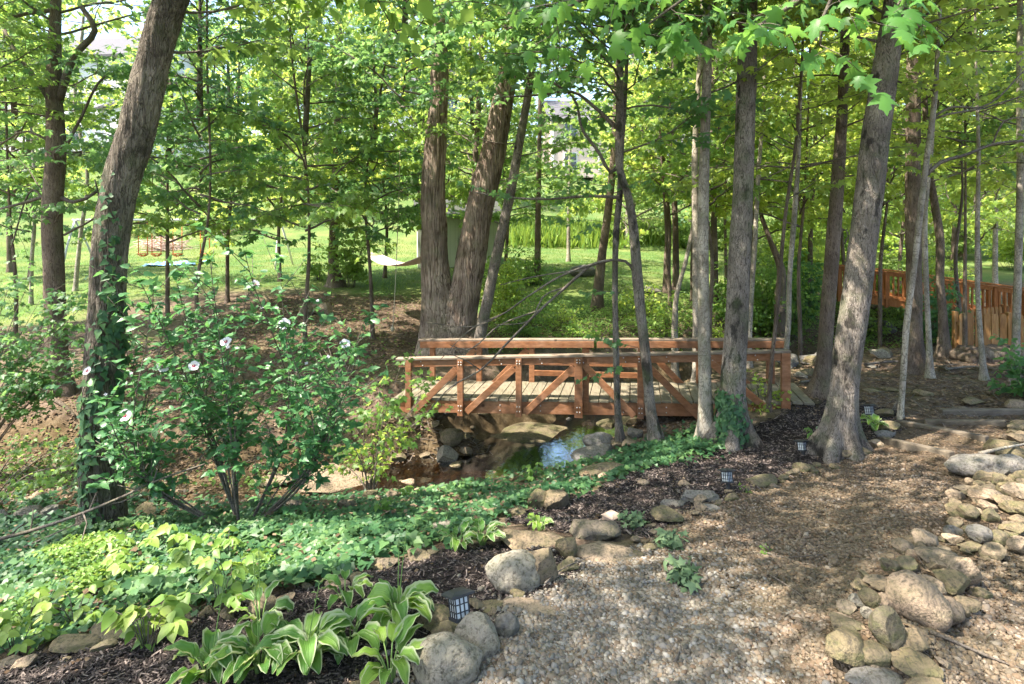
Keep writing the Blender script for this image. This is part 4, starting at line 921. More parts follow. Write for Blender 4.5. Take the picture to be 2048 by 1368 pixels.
tree('thin_sapling', [(1242,915,22),(1236,830,17),(1232,700,15),(1230,560,14),(1232,470,15),(1240,380,15),(1243,300,12),(1250,200,10),(1255,80,8)], 8.35, 'map', 'thin sapling rising in front of the bridge, left of the crooked one', sides=18, step=.05, sprays=[(6, .8, 3.6, 1.5, .12, MD, None, 2), (6, 1.6, 3.6, 2.0, .125, MD, (2.6, 4.6), 2)], extra=t9x)
def t10x(LV, TB, C, r, rg):
    for pts, a, b in [([(1268,545),(1255,525),(1225,520),(1180,530),(1130,548),(1060,590),(1010,625),(960,650),(850,645)], 7, 1.6), ([(1180,530),(1130,575),(1080,620),(1020,680),(960,740),(900,775),(850,830),(760,900)], 7, 1.6),
                      ([(1130,575),(1090,590),(1060,640),(990,650)], 4, 2), ([(1225,520),(1150,540),(1060,555),(1000,570)], 4, 1.5), ([(1080,620),(1000,650),(930,700),(900,690)], 4, 1.5), ([(1010,625),(940,660),(880,720)], 3, 1.2), ([(960,740),(930,720),(870,700)], 3, 1)]:
        limb(TB, pts, 8.25, a, b, .1, -.25)
tree('crooked_sapling', [(1312,886,30),(1303,830,26),(1292,720,24),(1283,640,24),(1275,560,26),(1266,450,22),(1258,400,19),(1240,340,18),(1240,240,20),(1240,140,18),(1245,0,16)], 8.2, 'map', 'crooked grey sapling before the bridge with a long drooping dead branch', sides=22, step=.05,
     sprays=[(5, 1.4, 3.6, 1.7, .12, MD), (10, 1.5, 3.9, 2.6, .13, MD, (2.5, 4.5), 2)], extra=t10x)
def t11x(LV, TB, C, r, rg): pass
tree('pale_birch_tree', [(1412,852,36),(1410,780,30),(1408,650,28),(1406,500,26),(1408,350,24),(1412,200,22),(1416,60,20),(1418,0,20)], 7.9, 'pale', 'pale smooth-barked tree touching the near bridge rail', sides=24, step=.05, crown='hiA', cs=.8, sprays=[(4, 1.6, 3.4, 1.3, .10, MY)])
tree('pale_birch_tree', [(1393,735,18),(1392,600,17),(1392,450,17),(1390,330,16),(1392,250,14),(1400,120,11)], 10.6, 'pale', 'thinner pale stem directly behind the pale birch by the bridge', sides=18, sprays=[(6, 1.2, 4.5, 1.6, .10, MM)])
t12, C12, r12 = tree('gray_maple_tree', [(1466,872,76),(1465,830,62),(1468,740,56),(1473,640,52),(1480,500,50),(1486,380,46),(1490,250,46),(1494,130,44),(1496,40,42),(1497,0,40)], 7.75, 'map', 'thick maple at the right end of the bridge with ivy at its foot', sides=64, step=.04, flare=.55, crown='hiB', sprays=[(6, 2.2, 4.2, 2.4, .13, MD, (2.6, 4.4), 2), (4, 2.0, 4.2, 2.0, .13, MY, (-1.4, .6), 2)])
LV, TB = climb(C12, r12, -2.85, -2.1, 420, R(-170), R(-60), 9, .07, g=.03); o = crown_mesh('climbing_ivy', LV, TB, L_IVY, M_IVY); b_ = t12.location; o.parent = t12; o.location = tuple(-x for x in b_)
t15, C15, r15 = tree('leaning_maple_tree', [(1680,898,88),(1682,860,72),(1690,760,62),(1698,690,62),(1712,600,62),(1726,480,62),(1738,390,62),(1748,300,60),(1762,200,58),(1776,100,52),(1788,0,46)], 6.95, 'map', 'thick dark-blotched maple leaning right beside the gravel path', sides=72, step=.035, flare=.5, crown='hiA', roots=6, sprays=[(6, 2.0, 4.0, 2.0, .13, MY, (-1.6, 1.2), 2)])
crown_copy('hiB', t15, (-2.6, -1.2, 6.6), .7, 1.0); crown_copy('unB', t15, (.8, .4, 4.6), .9, .75); crown_copy('unC', t12, (-.9, -.5, 5.0), 1.2, .75)  # second high crown on the leaning maple is added, unseen, to shade the right-hand stones
tree('gray_maple_tree', [(1640,802,44),(1646,740,36),(1655,620,33),(1665,500,32),(1674,380,30),(1683,250,26),(1688,140,22),(1692,0,18)], 9.0, 'brn', 'brown maple between the bridge end and the thick leaning maple', sides=28, step=.06, sprays=[(8, .4, 4, 2.0, .10, MY)])
tree('moss_foot_maple_tree', [(1828,744,50),(1828,690,38),(1828,560,34),(1826,420,33),(1826,280,32),(1827,130,30),(1826,0,26)], 10.6, 'brn', 'maple with mossy flared foot on the woodland floor right of the leaning one', sides=32, step=.06, flare=.6, crown='hiB', sprays=[(7, .8, 4.4, 1.8, .10, MY)])
tree('thin_sapling', [(1800,852,12),(1806,760,13),(1814,640,14),(1828,540,13),(1840,430,13),(1852,330,13),(1868,210,12),(1876,90,9)], 7.8, 'pale', 'thin curving sapling crossing the moss-footed maple', sides=16, step=.06,
     sprays=[(5, .9, 3.8, 1.8, .10, MY)], extra=lambda LV, TB, C, r, rg: [limb(TB, [(1850,352),(1880,325),(1930,310),(1980,290),(2060,280)], 7.8, 9, 5), limb(TB, [(1866,235),(1900,215),(1960,215),(2060,130)], 7.8, 6, 3), limb(TB, [(1985,290),(2010,240),(2060,235)], 7.8, 4, 3)])
tree('pale_slim_tree', [(1860,760,16),(1858,690,13),(1852,560,12),(1850,430,11),(1862,300,10),(1872,150,8)], 10.2, 'pale', 'slim pale stem just right of the moss-footed maple', sides=14, sprays=[(8, .6, 5, 1.8, .10, MY)])
tree('dark_slim_tree', [(1888,710,26),(1886,640,20),(1880,560,18),(1880,480,18),(1868,400,16),(1856,330,14),(1850,200,11)], 12.6, 'brn', 'dark slim trunk behind the pale stem near the picket fence', sides=18, sprays=[(10, .8, 6, 2.2, .11, MY)])
tree('pale_slim_tree', [(1968,766,15),(1964,710,12),(1956,600,11),(1955,450,10),(1957,300,8),(1953,160,6)], 10.0, 'pale', 'slim pale stem in front of the picket fence, the left one', sides=14, sprays=[(9, .6, 5, 1.6, .10, MY)])
tree('pale_slim_tree', [(2030,766,20),(2032,680,17),(2036,540,16),(2040,400,15),(2040,200,14),(2040,0,12)], 10.0, 'pale', 'pale trunk in front of the picket fence at the right frame edge', sides=16, crown='hiC', sprays=[(8, .6, 5, 1.8, .10, MY)])
tree('thin_sapling', [(1537,830,11),(1542,740,9),(1554,620,9),(1562,520,9),(1572,420,8),(1590,300,7),(1600,180,6)], 8.5, 'brn', 'thin dark sapling at the right bridge end', sides=12, sprays=[(6, .3, 3.2, 1.3, .095, MY)])
tree('thin_sapling', [(1562,806,16),(1570,730,13),(1577,640,12),(1579,560,11),(1588,440,12),(1596,330,10),(1600,220,8),(1604,120,6)], 8.9, 'pale', 'thin pale sapling touching the right bridge post', sides=14, sprays=[(8, .4, 3.8, 1.5, .10, MY)])
tree('pale_slim_tree', [(1498,700,13),(1502,600,12),(1510,480,11),(1516,360,10),(1526,220,8),(1530,90,6)], 11.6, 'pale', 'slim pale stem right behind the thick ivy-footed maple', sides=12, sprays=[(9, .5, 5, 1.8, .11, MY)])
for i, (pp, d, lb, kd) in enumerate([
 ([(1334,545,18),(1336,450,15),(1326,330,13),(1322,200,11),(1310,60,9)], 19, 'left of two dark trunks standing close on the lawn', 'brn'),
 ([(1352,545,16),(1350,430,14),(1343,300,13),(1342,180,12),(1345,30,9)], 19.5, 'right of two dark trunks standing close on the lawn', 'brn'),
 ([(1430,555,16),(1428,430,14),(1430,300,13),(1432,150,11)], 17.5, 'dark trunk showing right of the pale birch', 'brn'),
 ([(1384,560,9),(1386,450,8),(1388,340,8)], 18, 'very thin trunk left of the pale birch stems', 'brn'),
 ([(1137,490,9),(1138,400,8),(1140,300,7)], 26, 'thin pale trunk at the tall grass behind the boulder', 'pale'),
 ([(1452,560,7),(1450,420,6),(1452,280,6)], 17, 'thread-thin stem just left of the thick maple', 'brn'),
 ([(1350,640,15),(1352,600,12),(1372,520,10),(1390,430,9)], 14.5, 'small slanting stem in the shrubs behind the crooked sapling', 'pale'),
 ([(1560,600,26),(1562,540,20),(1540,480,12),(1520,420,9),(1515,300,8)], 15.5, 'crooked dark stem in the shrubs behind the right rail', 'brn'),
 ([(1735,520,12),(1742,400,11),(1745,250,9)], 21, 'far stem showing right behind the leaning maple', 'brn'),
 ([(1620,560,12),(1622,440,10),(1630,300,9),(1632,160,7)], 18.5, 'far slim stem left of the brown maple', 'brn'),
 ([(1905,560,10),(1910,420,9),(1916,280,8)], 24, 'far slim stem beyond the wooden walkway', 'brn'),
 ([(1990,540,11),(1992,400,9),(1998,260,8)], 23, 'far slim stem beyond the walkway near the frame edge', 'pale'),
 ([(62,640,9),(64,520,8),(70,400,7),(62,250,6)], 17, 'thin grey stem on the lawn left of the brown-barked tree', 'pale'),
 ([(150,610,10),(160,480,9),(175,360,8),(150,200,8),(165,60,7)], 19, 'thin grey stem between the two left trees', 'pale'),
 ([(20,560,12),(18,430,10),(26,300,9),(40,120,8)], 24, 'thin grey stem at the left frame edge on the lawn', 'brn')]):
    tree('slim_tree', pp, d, kd, lb, sides=12, step=.1, sprays=[(14, .35 if d < 22 else 1.0, 7, 2.3, .14, (MM, MY, M_FAR)[i % 3])], ztop=7, group='slim woodland trees') if i != 4 else tree('slim_tree', pp, d, kd, lb, sides=12, step=.1, sprays=[(5, 1, 3.2, 1.6, .14, MM)], ztop=4, group='slim woodland trees')
# understory maples with layered sprays that fill the middle of the picture
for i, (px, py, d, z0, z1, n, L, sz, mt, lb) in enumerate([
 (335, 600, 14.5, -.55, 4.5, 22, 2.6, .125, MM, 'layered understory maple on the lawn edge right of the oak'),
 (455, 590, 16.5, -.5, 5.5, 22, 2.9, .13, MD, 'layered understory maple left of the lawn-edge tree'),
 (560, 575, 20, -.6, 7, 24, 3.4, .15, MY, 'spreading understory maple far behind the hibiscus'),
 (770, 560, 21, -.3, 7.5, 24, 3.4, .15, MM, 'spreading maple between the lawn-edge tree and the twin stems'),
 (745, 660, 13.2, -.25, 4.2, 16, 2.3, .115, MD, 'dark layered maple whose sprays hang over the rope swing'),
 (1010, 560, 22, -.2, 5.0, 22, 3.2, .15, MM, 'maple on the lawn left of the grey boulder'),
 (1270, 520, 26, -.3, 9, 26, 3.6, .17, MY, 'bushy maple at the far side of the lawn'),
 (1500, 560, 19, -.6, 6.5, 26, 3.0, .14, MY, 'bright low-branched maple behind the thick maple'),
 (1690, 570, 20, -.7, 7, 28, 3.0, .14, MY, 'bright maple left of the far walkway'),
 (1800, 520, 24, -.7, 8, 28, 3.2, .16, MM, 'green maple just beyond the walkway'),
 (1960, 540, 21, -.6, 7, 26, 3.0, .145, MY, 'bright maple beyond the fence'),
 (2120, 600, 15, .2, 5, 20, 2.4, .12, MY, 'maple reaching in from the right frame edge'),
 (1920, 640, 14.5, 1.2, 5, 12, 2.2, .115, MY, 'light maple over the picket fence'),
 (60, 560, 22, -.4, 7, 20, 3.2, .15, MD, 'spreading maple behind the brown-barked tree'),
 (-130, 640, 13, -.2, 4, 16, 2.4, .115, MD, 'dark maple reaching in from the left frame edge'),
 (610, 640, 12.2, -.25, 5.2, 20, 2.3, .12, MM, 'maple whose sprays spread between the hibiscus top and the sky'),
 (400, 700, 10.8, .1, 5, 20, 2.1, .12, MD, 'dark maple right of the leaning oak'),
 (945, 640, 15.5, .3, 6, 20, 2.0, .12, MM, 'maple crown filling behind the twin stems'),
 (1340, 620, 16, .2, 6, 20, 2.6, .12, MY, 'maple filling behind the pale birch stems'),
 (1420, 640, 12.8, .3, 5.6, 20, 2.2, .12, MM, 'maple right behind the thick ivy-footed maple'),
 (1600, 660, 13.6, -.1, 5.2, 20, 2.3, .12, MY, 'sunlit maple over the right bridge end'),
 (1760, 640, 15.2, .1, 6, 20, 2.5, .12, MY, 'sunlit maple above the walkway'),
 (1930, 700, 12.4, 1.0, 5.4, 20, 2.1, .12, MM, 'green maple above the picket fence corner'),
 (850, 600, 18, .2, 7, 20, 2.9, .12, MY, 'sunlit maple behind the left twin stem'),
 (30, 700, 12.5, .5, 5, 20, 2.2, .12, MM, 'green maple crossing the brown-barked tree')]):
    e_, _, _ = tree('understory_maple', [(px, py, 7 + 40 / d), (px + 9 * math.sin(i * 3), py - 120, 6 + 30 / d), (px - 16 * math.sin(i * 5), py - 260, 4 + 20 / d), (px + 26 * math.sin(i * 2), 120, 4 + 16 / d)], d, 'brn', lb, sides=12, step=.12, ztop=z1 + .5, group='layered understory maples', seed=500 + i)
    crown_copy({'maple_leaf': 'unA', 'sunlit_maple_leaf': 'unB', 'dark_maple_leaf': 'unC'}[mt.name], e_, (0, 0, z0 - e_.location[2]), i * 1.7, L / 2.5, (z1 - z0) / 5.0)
# low leafy sapling before the left bridge end, and sprays entering at the far left
def leafy(name, px, py, d, tips, label, mat, size=.085, cat='sapling', seed=1, T=L_MAP1, w0=.012, sub=.2, twl=.28, dv=.35):
    rg = np.random.default_rng(seed); LV = Leaves(); TB = []; b = hit(px, py); 
    if d: b = np.array([d * (px - CX) / F, d, float(hz(d * (px - CX) / F, d))])
    for tx, ty in tips:
        q = np.array(W(tx, ty, b[1] + rg.uniform(-dv, dv))); m = (b * .45 + q * .55) + [0, 0, .25 * np.linalg.norm(q - b) * .5]
        P = smooth_path(np.array([b, m, q]), .1); TB.append((P, np.linspace(w0, .003, len(P))))
        for k in range(int(len(P) * .35), len(P), 2):
            dd = P[min(k + 1, len(P) - 1)] - P[k - 1]; grow(LV, TB, P[k], nrm(dd) * .5 + rg.normal(0, .7, 3) * [1, 1, .35], twl * 1.6, .003, 1, rg, size, size * .8, sub=sub, twl=twl, vb=rg.uniform(-.15, .15))
    e = empty(name, tuple(b), label, cat); o = crown_mesh('foliage', LV, TB, T, mat); o.parent = e; o.location = tuple(-x for x in b); return e
leafy('maple_sapling', 735, 905, 8.0, [(800,735),(860,770),(770,800),(700,840),(840,800),(720,780)], 'bright small maple sapling before the left bridge end', MM, .09, seed=11)
leafy('maple_sapling', 745, 935, 7.4, [(700,880),(760,870),(690,930)], 'low bright maple seedling on the pale rock bank', MY, .075, seed=12)
leafy('maple_sapling', -60, 860, 8.6, [(20,560),(80,600),(140,620),(60,680),(150,700),(110,760),(30,640),(10,740),(200,640),(235,700),(190,590),(60,560),(100,680),(180,730),(0,600)], 'dark green maple sprays at the left edge before the brown trunk', MD, .10, seed=13)
leafy('maple_sapling', -40, 930, 7.4, [(100,900),(150,930),(60,880),(120,960),(160,880)], 'small light seedling cluster left of the oak', MM, .07, seed=14)
# maple standing right of the camera, its limbs hang into the top of the view
def nearx(LV, TB, C, r, rg):
    for pts, a, b, d in [([(2300,-300),(1900,-160),(1720,-70),(1600,0),(1520,50)], 34, 6, 3.0), ([(1900,-160),(1500,-130),(1280,-50),(1160,0),(1080,50)], 22, 5, 2.9), ([(1700,-60),(1650,20),(1640,90)], 10, 5, 2.8), ([(1500,-80),(1380,-10),(1280,60)], 10, 4, 3.2), ([(1950,-160),(1850,-60),(1780,30)], 12, 4, 2.9)]:
        Q = limb(TB, pts, d, a, b, .08)
        for i in range(int(len(Q) * .45), len(Q), 2): grow(LV, TB, Q[i], nrm(Q[min(i + 1, len(Q) - 1)] - Q[i - 1]) + rg.normal(0, .7, 3) * [1, 1, .25], .32, .003, 1, rg, .095, .085, sub=.13, twl=.2, tilt=.4)
b_ = (3.6, 1.0, float(hz(3.6, 1.0)))
nm = empty('overhanging_maple_tree', b_, 'near maple just right of the viewpoint whose big blurred leaves hang across the top', 'tree')
LV = Leaves(); TB = []; rg = np.random.default_rng(4); nearx(LV, TB, None, None, rg)
TB.append((np.array([[3.6, 1.0, b_[2] - .2], [3.6, 1.0, 0], [3.55, 1.1, 2.2], [3.5, 1.2, 5]]), np.array([.16, .13, .11, .08]))); TB.append((np.array([[3.57, 1.05, 1.4], [3.3, 2.0, 1.9], list(W(2300, -300, 3.0))]), np.array([.05, .045, .04])))
o = crown_mesh('crown', LV, TB[:-2], L_MAPLE, M_NEAR); put(o, nm, b_)
m_ = MB()
for P, r_ in TB[-2:]: Q = smooth_path(np.c_[P, r_], .1); v, f = tube(Q[:, :3], Q[:, 3], 20); m_.add(v, f)
put(m_.build('trunk', B_MAP), nm, b_); crown_copy('hiC', nm, (0, .2, 5.2), 0.5)
# unseen trees added behind and beside the viewpoint so their crowns dapple the foreground
for i, (x, y, z0, k, s) in enumerate([(-6.2, .4, 3.6, 'hiB', 1.0), (-2.8, -2.6, 3.9, 'hiA', .95), (2.2, -3.2, 4.0, 'hiB', .9), (-9.5, 5.0, 3.4, 'hiC', 1.0), (-4.8, 2.6, 6.2, 'hiA', .8), (1.6, -.9, 5.4, 'hiA', .8)]):
    g_ = float(hz(x, y)); e = empty('shade_tree', (x, y, g_), ['tree left of the viewpoint shading the creeper bed', 'tree behind the viewpoint shading the hostas', 'tree behind the viewpoint shading the gravel path', 'tree beyond the left frame edge shading the creek bank', 'tall tree at the left over the ivy bed', 'tree behind the viewpoint nearest the path'][i], 'tree')
    P = smooth_path(np.array([[0, 0, -.2, .2], [.1, 0, 2, .16], [0, .1, 4, .13], [.1, 0, z0 - g_ + 2, .09]]), .2); v, f = tube(P[:, :3], P[:, 3], 18); mesh('trunk', v, f, B_MAP, parent=e); crown_copy(k, e, (0, 0, z0 - g_ - .5), i * 1.3, s)
# ================================================================ far woodland
rng = np.random.default_rng(99)
def fartree(x, y, key, s, lb, grp, kd='brn', sz=None):
    z = float(hz(x, y)); e = empty('woodland_tree', (x, y, z), lb, 'tree', grp, 0)
    P = smooth_path(np.array([[0, 0, -.3, .2 * s], [rng.normal(0, .1), 0, 4 * s, .15 * s], [rng.normal(0, .2), 0, 9 * s, .09 * s]]), .5); v, f = tube(P[:, :3], P[:, 3], 8); mesh('trunk', v, f, KM[kd], parent=e)
    crown_copy(key, e, (0, 0, 0), rng.uniform(0, 6.28), s, sz); return e
spots = []
for row, (d0, n, xa, xb) in enumerate([(31, 9, .02, 1.05), (38, 13, -.9, 1.05), (47, 15, -.95, 1.05), (58, 15, -.95, 1.0), (70, 16, -.95, .95)]):
    for i in range(n):
        f = xa + (xb - xa) * (i + rng.uniform(.15, .85)) / n; d = d0 + rng.uniform(-3, 3); x = f * d
        px = CX + F * x / d
        if (row >= 2 and 1225 < px < 1395) or 1075 < px < 1225: continue
        if row < 4 and 60 < px < 430 and d < 60: continue      # the white house shows here
        if row == 1 and 760 < px < 900: continue
        spots.append((x, d, row))
spots.sort()
OR = ['first', 'second', 'third', 'fourth', 'fifth', 'sixth', 'seventh', 'eighth', 'ninth', 'tenth', 'eleventh', 'twelfth', 'thirteenth', 'fourteenth', 'fifteenth', 'sixteenth']
cnt = {}
RN = ['nearest woodland row behind the lawn', 'second woodland row on the hillside foot', 'middle hillside row', 'upper hillside row', 'hilltop row against the sky']
for x, d, row in spots:
    i = cnt[row] = cnt.get(row, -1) + 1; k = ['farA', 'farB', 'farC', 'farD', 'farA', 'farC', 'farB'][(i * 3 + row * 2) % 7]
    s = rng.uniform(.8, 1.1) * (.95 if row < 2 else 1.15)
    fartree(x, d, k, s, f'leafy tree, {OR[i]} from the left in the {RN[row]}', 'woodland trees behind the lawn', 'brn' if i % 2 else 'pale')
# shrubs: leafy mounds built from stems and leaves
def shrub(px, py, wpx, hpx, lb, mat=M_SHRUB, size=.07, seed=1, n=None, T=L_OVAL, name='shrub', grp=None, lib=None):
    size = size * 1.45; hpx = hpx * 1.35; n = int((n or 12) * 1.5); p = hit(px, py); d = p[1]; a = wpx * d / F / 2; h = hpx * d / F; rg = np.random.default_rng(seed); LV = Leaves(); TB = []
    for i in range(n or 12):
        t = rg.uniform(0, 6.28); rr = a * math.sqrt(rg.uniform(0, 1)); tip = np.array([math.cos(t) * rr, math.sin(t) * rr * .8, h * (1 - .5 * (rr / a)**2) * rg.uniform(.7, 1)]); b0 = tip * [.25, .25, 0]
        P = smooth_path(np.array([b0, tip * [.7, .7, .6], tip]), .08); TB.append((P, np.linspace(.008, .002, len(P))))
        for k in range(max(1, int(len(P) * .25)), len(P), 3): grow(LV, TB, P[k], nrm(rg.normal(0, 1, 3) * [1, 1, .4] + UP * .3), .32, .002, 1, rg, size, size * .8, sub=.13, twl=.2, tilt=.55, vb=rg.uniform(-.2, .2))
    e = empty(name, tuple(p), lb, 'shrub', grp); o = crown_mesh('foliage', LV, TB, T, mat, minr=.0025); o.parent = e; return e
G_ = 'shrubs along the creek and lawn'
for i, (px, py, w_, h_, mt, lb, sz, n) in enumerate([
 (1040,690,130,100,M_SHRUB,'bushy shrub behind the middle of the bridge rail',.06,16), (1180,690,130,45,M_MAPLE,'low green shrub behind the crooked sapling',.06,14), (1000,600,110,90,M_SHRUB,'shrub right of the twin stems at the lawn edge',.07,14),
 (1060,570,100,60,M_MAPLE,'fine-leaved shrub near the lawn boulder',.07,14), (1330,690,140,80,M_SHRUB,'shrub behind the pale birch stems',.06,14), (1290,640,120,60,M_YEL,'lit low shrub on the far bank',.07,12),
 (1460,650,120,100,M_MAPLE,'green shrub behind the thick maple',.07,14), (1580,680,120,120,M_MAPLE,'dark green shrub upstream of the bridge',.07,18), (1600,650,110,120,M_DARK,'large dark shrub left of the far walkway',.08,20),
 (1545,620,120,100,M_SHRUB,'mid-green shrub above the creek',.08,16), (1730,675,110,60,M_SHRUB,'yellowish shrub below the far walkway',.07,14), (1800,655,120,90,M_SHRUB,'leafy shrub under the walkway',.07,16),
 (1880,690,110,110,M_DARK,'dark ferny shrub beside the picket fence',.07,16), (1890,640,110,90,M_MAPLE,'shrub growing through the walkway rails',.07,14), (700,575,80,120,M_SHRUB,'leafy shrub right of the lawn-edge tree',.09,14),
 (640,560,60,50,M_MAPLE,'little shrub at the foot of the lawn-edge tree',.08,8), (1420,700,100,60,M_YEL,'small bright shrub behind the rail near the maple',.06,10), (940,690,70,50,M_SHRUB,'low shrub at the foot of the slanting tree',.05,8),
 (1500,530,160,90,M_FAR,'hazy green bush at the lawn border',.1,16), (1400,500,170,80,M_SHRUB,'bush before the tall grass',.1,16), (1900,520,170,110,M_FAR,'bush beyond the walkway',.1,18), (2030,540,150,130,M_YEL,'bright bush behind the walkway at the frame edge',.1,18),
 (1780,500,150,100,M_YEL,'bright bush above the walkway',.1,16), (1660,520,130,90,M_MAPLE,'bush left of the walkway end',.1,16), (250,470,150,60,M_FAR,'bush line behind the swing set, left part',.12,14), (420,470,180,70,M_MAPLE,'bush line behind the swing set, right part',.12,16),
 (1530,690,150,130,M_MAPLE,'thicket of seedlings directly behind the right bridge rail',.07,26), (1610,600,170,150,M_YEL,'sunlit thicket above the upstream creek',.085,28), (1010,650,120,110,M_YEL,'light thicket at the right foot of the slanting tree',.06,22), (1740,620,120,100,M_YEL,'sunlit thicket under the far walkway end',.08,20), (1860,620,140,110,M_YEL,'sunlit thicket hiding the walkway foot',.08,22), (1640,560,110,90,M_YEL,'bright bush at the left end of the walkway',.09,20),
 (1520,812,90,45,M_YEL,'pale ground-hugging sprig at the right bridge end',.045,9), (2060,800,90,90,M_DARK,'fern-like plant at the right frame edge',.07,12), (1120,655,90,50,M_YEL,'sunlit seedling patch behind the rail',.05,9), ]):
    shrub(px, py, w_, h_, lb, mt, sz, 300 + i, n, grp=G_)
# ================================================================ houses on the hillside
def house(x, y, wx, wy, h, rz, wall, lb, storeys=2, nw=4):
    z = float(hz(x, y)) - .6; e = empty('house', (x, y, z), lb, 'house', None, rz)
    m = MB(); m.add(boxv(0, 0, h / 2, wx, wy, h), BOXF); m.build('wall', wall, e, smooth=False)
    rh = wy * .32; o_ = .5; t = .18
    m = MB()
    V = np.array([[-wx/2-o_, -wy/2-o_, h-.15], [wx/2+o_, -wy/2-o_, h-.15], [wx/2+o_, 0, h+rh], [-wx/2-o_, 0, h+rh], [-wx/2-o_, wy/2+o_, h-.15], [wx/2+o_, wy/2+o_, h-.15]]); V2 = V + [0, 0, t]; V = np.r_[V, V2]
    m.add(V, np.array([[6,7,8,9],[9,8,11,10],[0,3,2,1],[3,4,5,2],[0,1,7,6],[4,10,11,5]])); m.add(V, np.array([[1,2,8,7],[2,5,11,8],[0,6,9,3],[3,9,10,4]])); m.build('roof', M_ROOF, e, smooth=False)
    m = MB(); [mesh('gable', np.array([[q, -wy/2, h], [q, wy/2, h], [q, 0, h+rh-.1]]), np.array([[0,2,1]]), wall, smooth=False, parent=e) for q in (-wx/2, wx/2)]; None
    for st in range(storeys):
        for i in range(nw):
            wxp = -wx/2 + wx * (i + .5) / nw; zz = 1.5 + st * 2.8
            f = MB(); f.add(boxv(wxp, -wy/2 - .03, zz, 1.25, .09, 1.6), BOXF); fo = f.build('window', M_WHITE, e, smooth=False)
            g_ = MB()
            for a in (-1, 1):
                for b in (-1, 1): g_.add(boxv(wxp + a*.29, -wy/2 - .085, zz + b*.38, .52, .03, .68), BOXF)
            po = g_.build('pane', M_GLASS, fo, smooth=False)
    c = MB(); c.add(boxv(wx*.2, wy*.1, h + rh*.8, .8, .8, 2.0), BOXF); c.build('chimney', M_ROOF, e, smooth=False)
    for sx in (-1, 1):
        c = MB(); c.add(boxv(sx * (wx/2 + .02), -wy/2 - .02, h/2, .16, .16, h), BOXF); c.build('corner_trim', M_WHITE, e, smooth=False)
    return e
house(-38.5, 56, 15, 9, 8.0, R(-8), S_WHITE, 'large white two-storey house on the hill at the far left')
house(-29.3, 52, 7.5, 8, 4.6, R(-35), S_WHITE, 'white house wing with a shaded blue-grey side right of the oak', 1, 2)
house(-10.0, 62, 10, 8, 6.5, R(5), S_WHITE, 'pale house half hidden above the twin-stemmed tree')
house(10, 60, 13, 8, 5.2, R(4), S_PINK, 'pinkish house behind the trees right of centre')
house(24, 62, 12, 8, 5.5, R(-6), S_CREAM, 'cream house glimpsed far right between trunks')
# ================================================================ shed
SB = np.array([-3.7, 23.6]); u_ = nrm(np.array([.985, .17])); v_ = nrm(np.array([-.17, .985])); sc_ = SB + u_ * 1.6 + v_ * 1.6; zz = float(hz(*sc_)) - .12
sh = empty('garden_shed', (sc_[0], sc_[1], zz), 'small grey-green garden shed behind the twin-stemmed tree', 'shed', None, math.atan2(u_[1], u_[0]))
def panel_mat():
    m, t = NT("shed_panel"); g = N(t); c = g.n('TexCoord').outputs['Object']; s_ = g.n('SeparateXYZ', {0: c})
    f = g.math('FRACT', g.math('MULTIPLY', g.math('ADD', s_.outputs[0], s_.outputs[1]), 5.0)); n = g.noise(g.pos(), 4, 4)
    cc = g.mix(g.ramp(f, [(0, (0, 0, 0)), (.08, (1, 1, 1))]), (.22, .23, .19), (.46, .47, .40)); cc = g.mix(g.math('MULTIPLY', n, .3), cc, (.3, .3, .25)); g.out(g.bsdf(cc, .7, .3, f, .4, .01)); return m
M_SHED = panel_mat()
m = MB(); m.add(boxv(0, 0, 1.0, 3.2, 3.2, 2.2), BOXF); m.build('wall', M_SHED, sh, smooth=False)
m = MB(); m.add(np.array([[-1.75, -1.8, 2.08], [1.75, -1.8, 2.08], [1.75, 0, 2.75], [-1.75, 0, 2.75], [-1.75, 1.8, 2.08], [1.75, 1.8, 2.08], [-1.75, -1.8, 2.18], [1.75, -1.8, 2.18], [1.75, 0, 2.86], [-1.75, 0, 2.86], [-1.75, 1.8, 2.18], [1.75, 1.8, 2.18]]),
  np.array([[6,7,8,9],[9,8,11,10],[0,3,2,1],[3,4,5,2],[0,1,7,6],[4,10,11,5],[1,2,8,7],[2,5,11,8],[0,6,9,3],[3,9,10,4]])); m.build('roof', M_ROOF2, sh, smooth=False)
for k in (-1, 1):
    m = MB(); m.add(boxv(k * .56, -1.63, .95, 1.1, .05, 1.8), BOXF); do = m.build('door', M_SHED, sh, smooth=False); m = MB(); m.add(boxv(k * .1, -1.67, 1.0, .04, .03, .2), BOXF); m.build('handle', M_METAL, do, smooth=False)
# ================================================================ swing set
d = 24.0; zg = float(hz(*W(290, 450, d)[:2])); xs = [W(150, 0, d)[0], W(560, 0, d)[0]]; zb = W(0, 440, d)[2]
sw = empty('swing_set', ((xs[0] + xs[1]) / 2, d, zg), 'metal swing set with orange swings on the lawn behind the oak', 'swing set'); L0 = tuple(sw.location)
def tb(name, P, r, mat, par, n=10):
    m = MB(); v, f = tube(np.array(P, float), r, n); m.add(v, f); o = m.build(name, mat); o.parent = par
    q = np.array(par.matrix_basis.translation); o.location = tuple(-q); return o
tb('beam', [(xs[0] - .1, d, zb), ((xs[0] + xs[1]) / 2, d, zb), (xs[1] + .1, d, zb)], .05, M_PIPE, sw)
for x in xs:
    for s_ in (-1, 1): tb('leg', [(x, d, zb), (x + .1, d + s_ * .55, (zb + zg) / 2), (x + .2, d + s_ * 1.0, zg - .05)], .04, M_PIPE, sw)
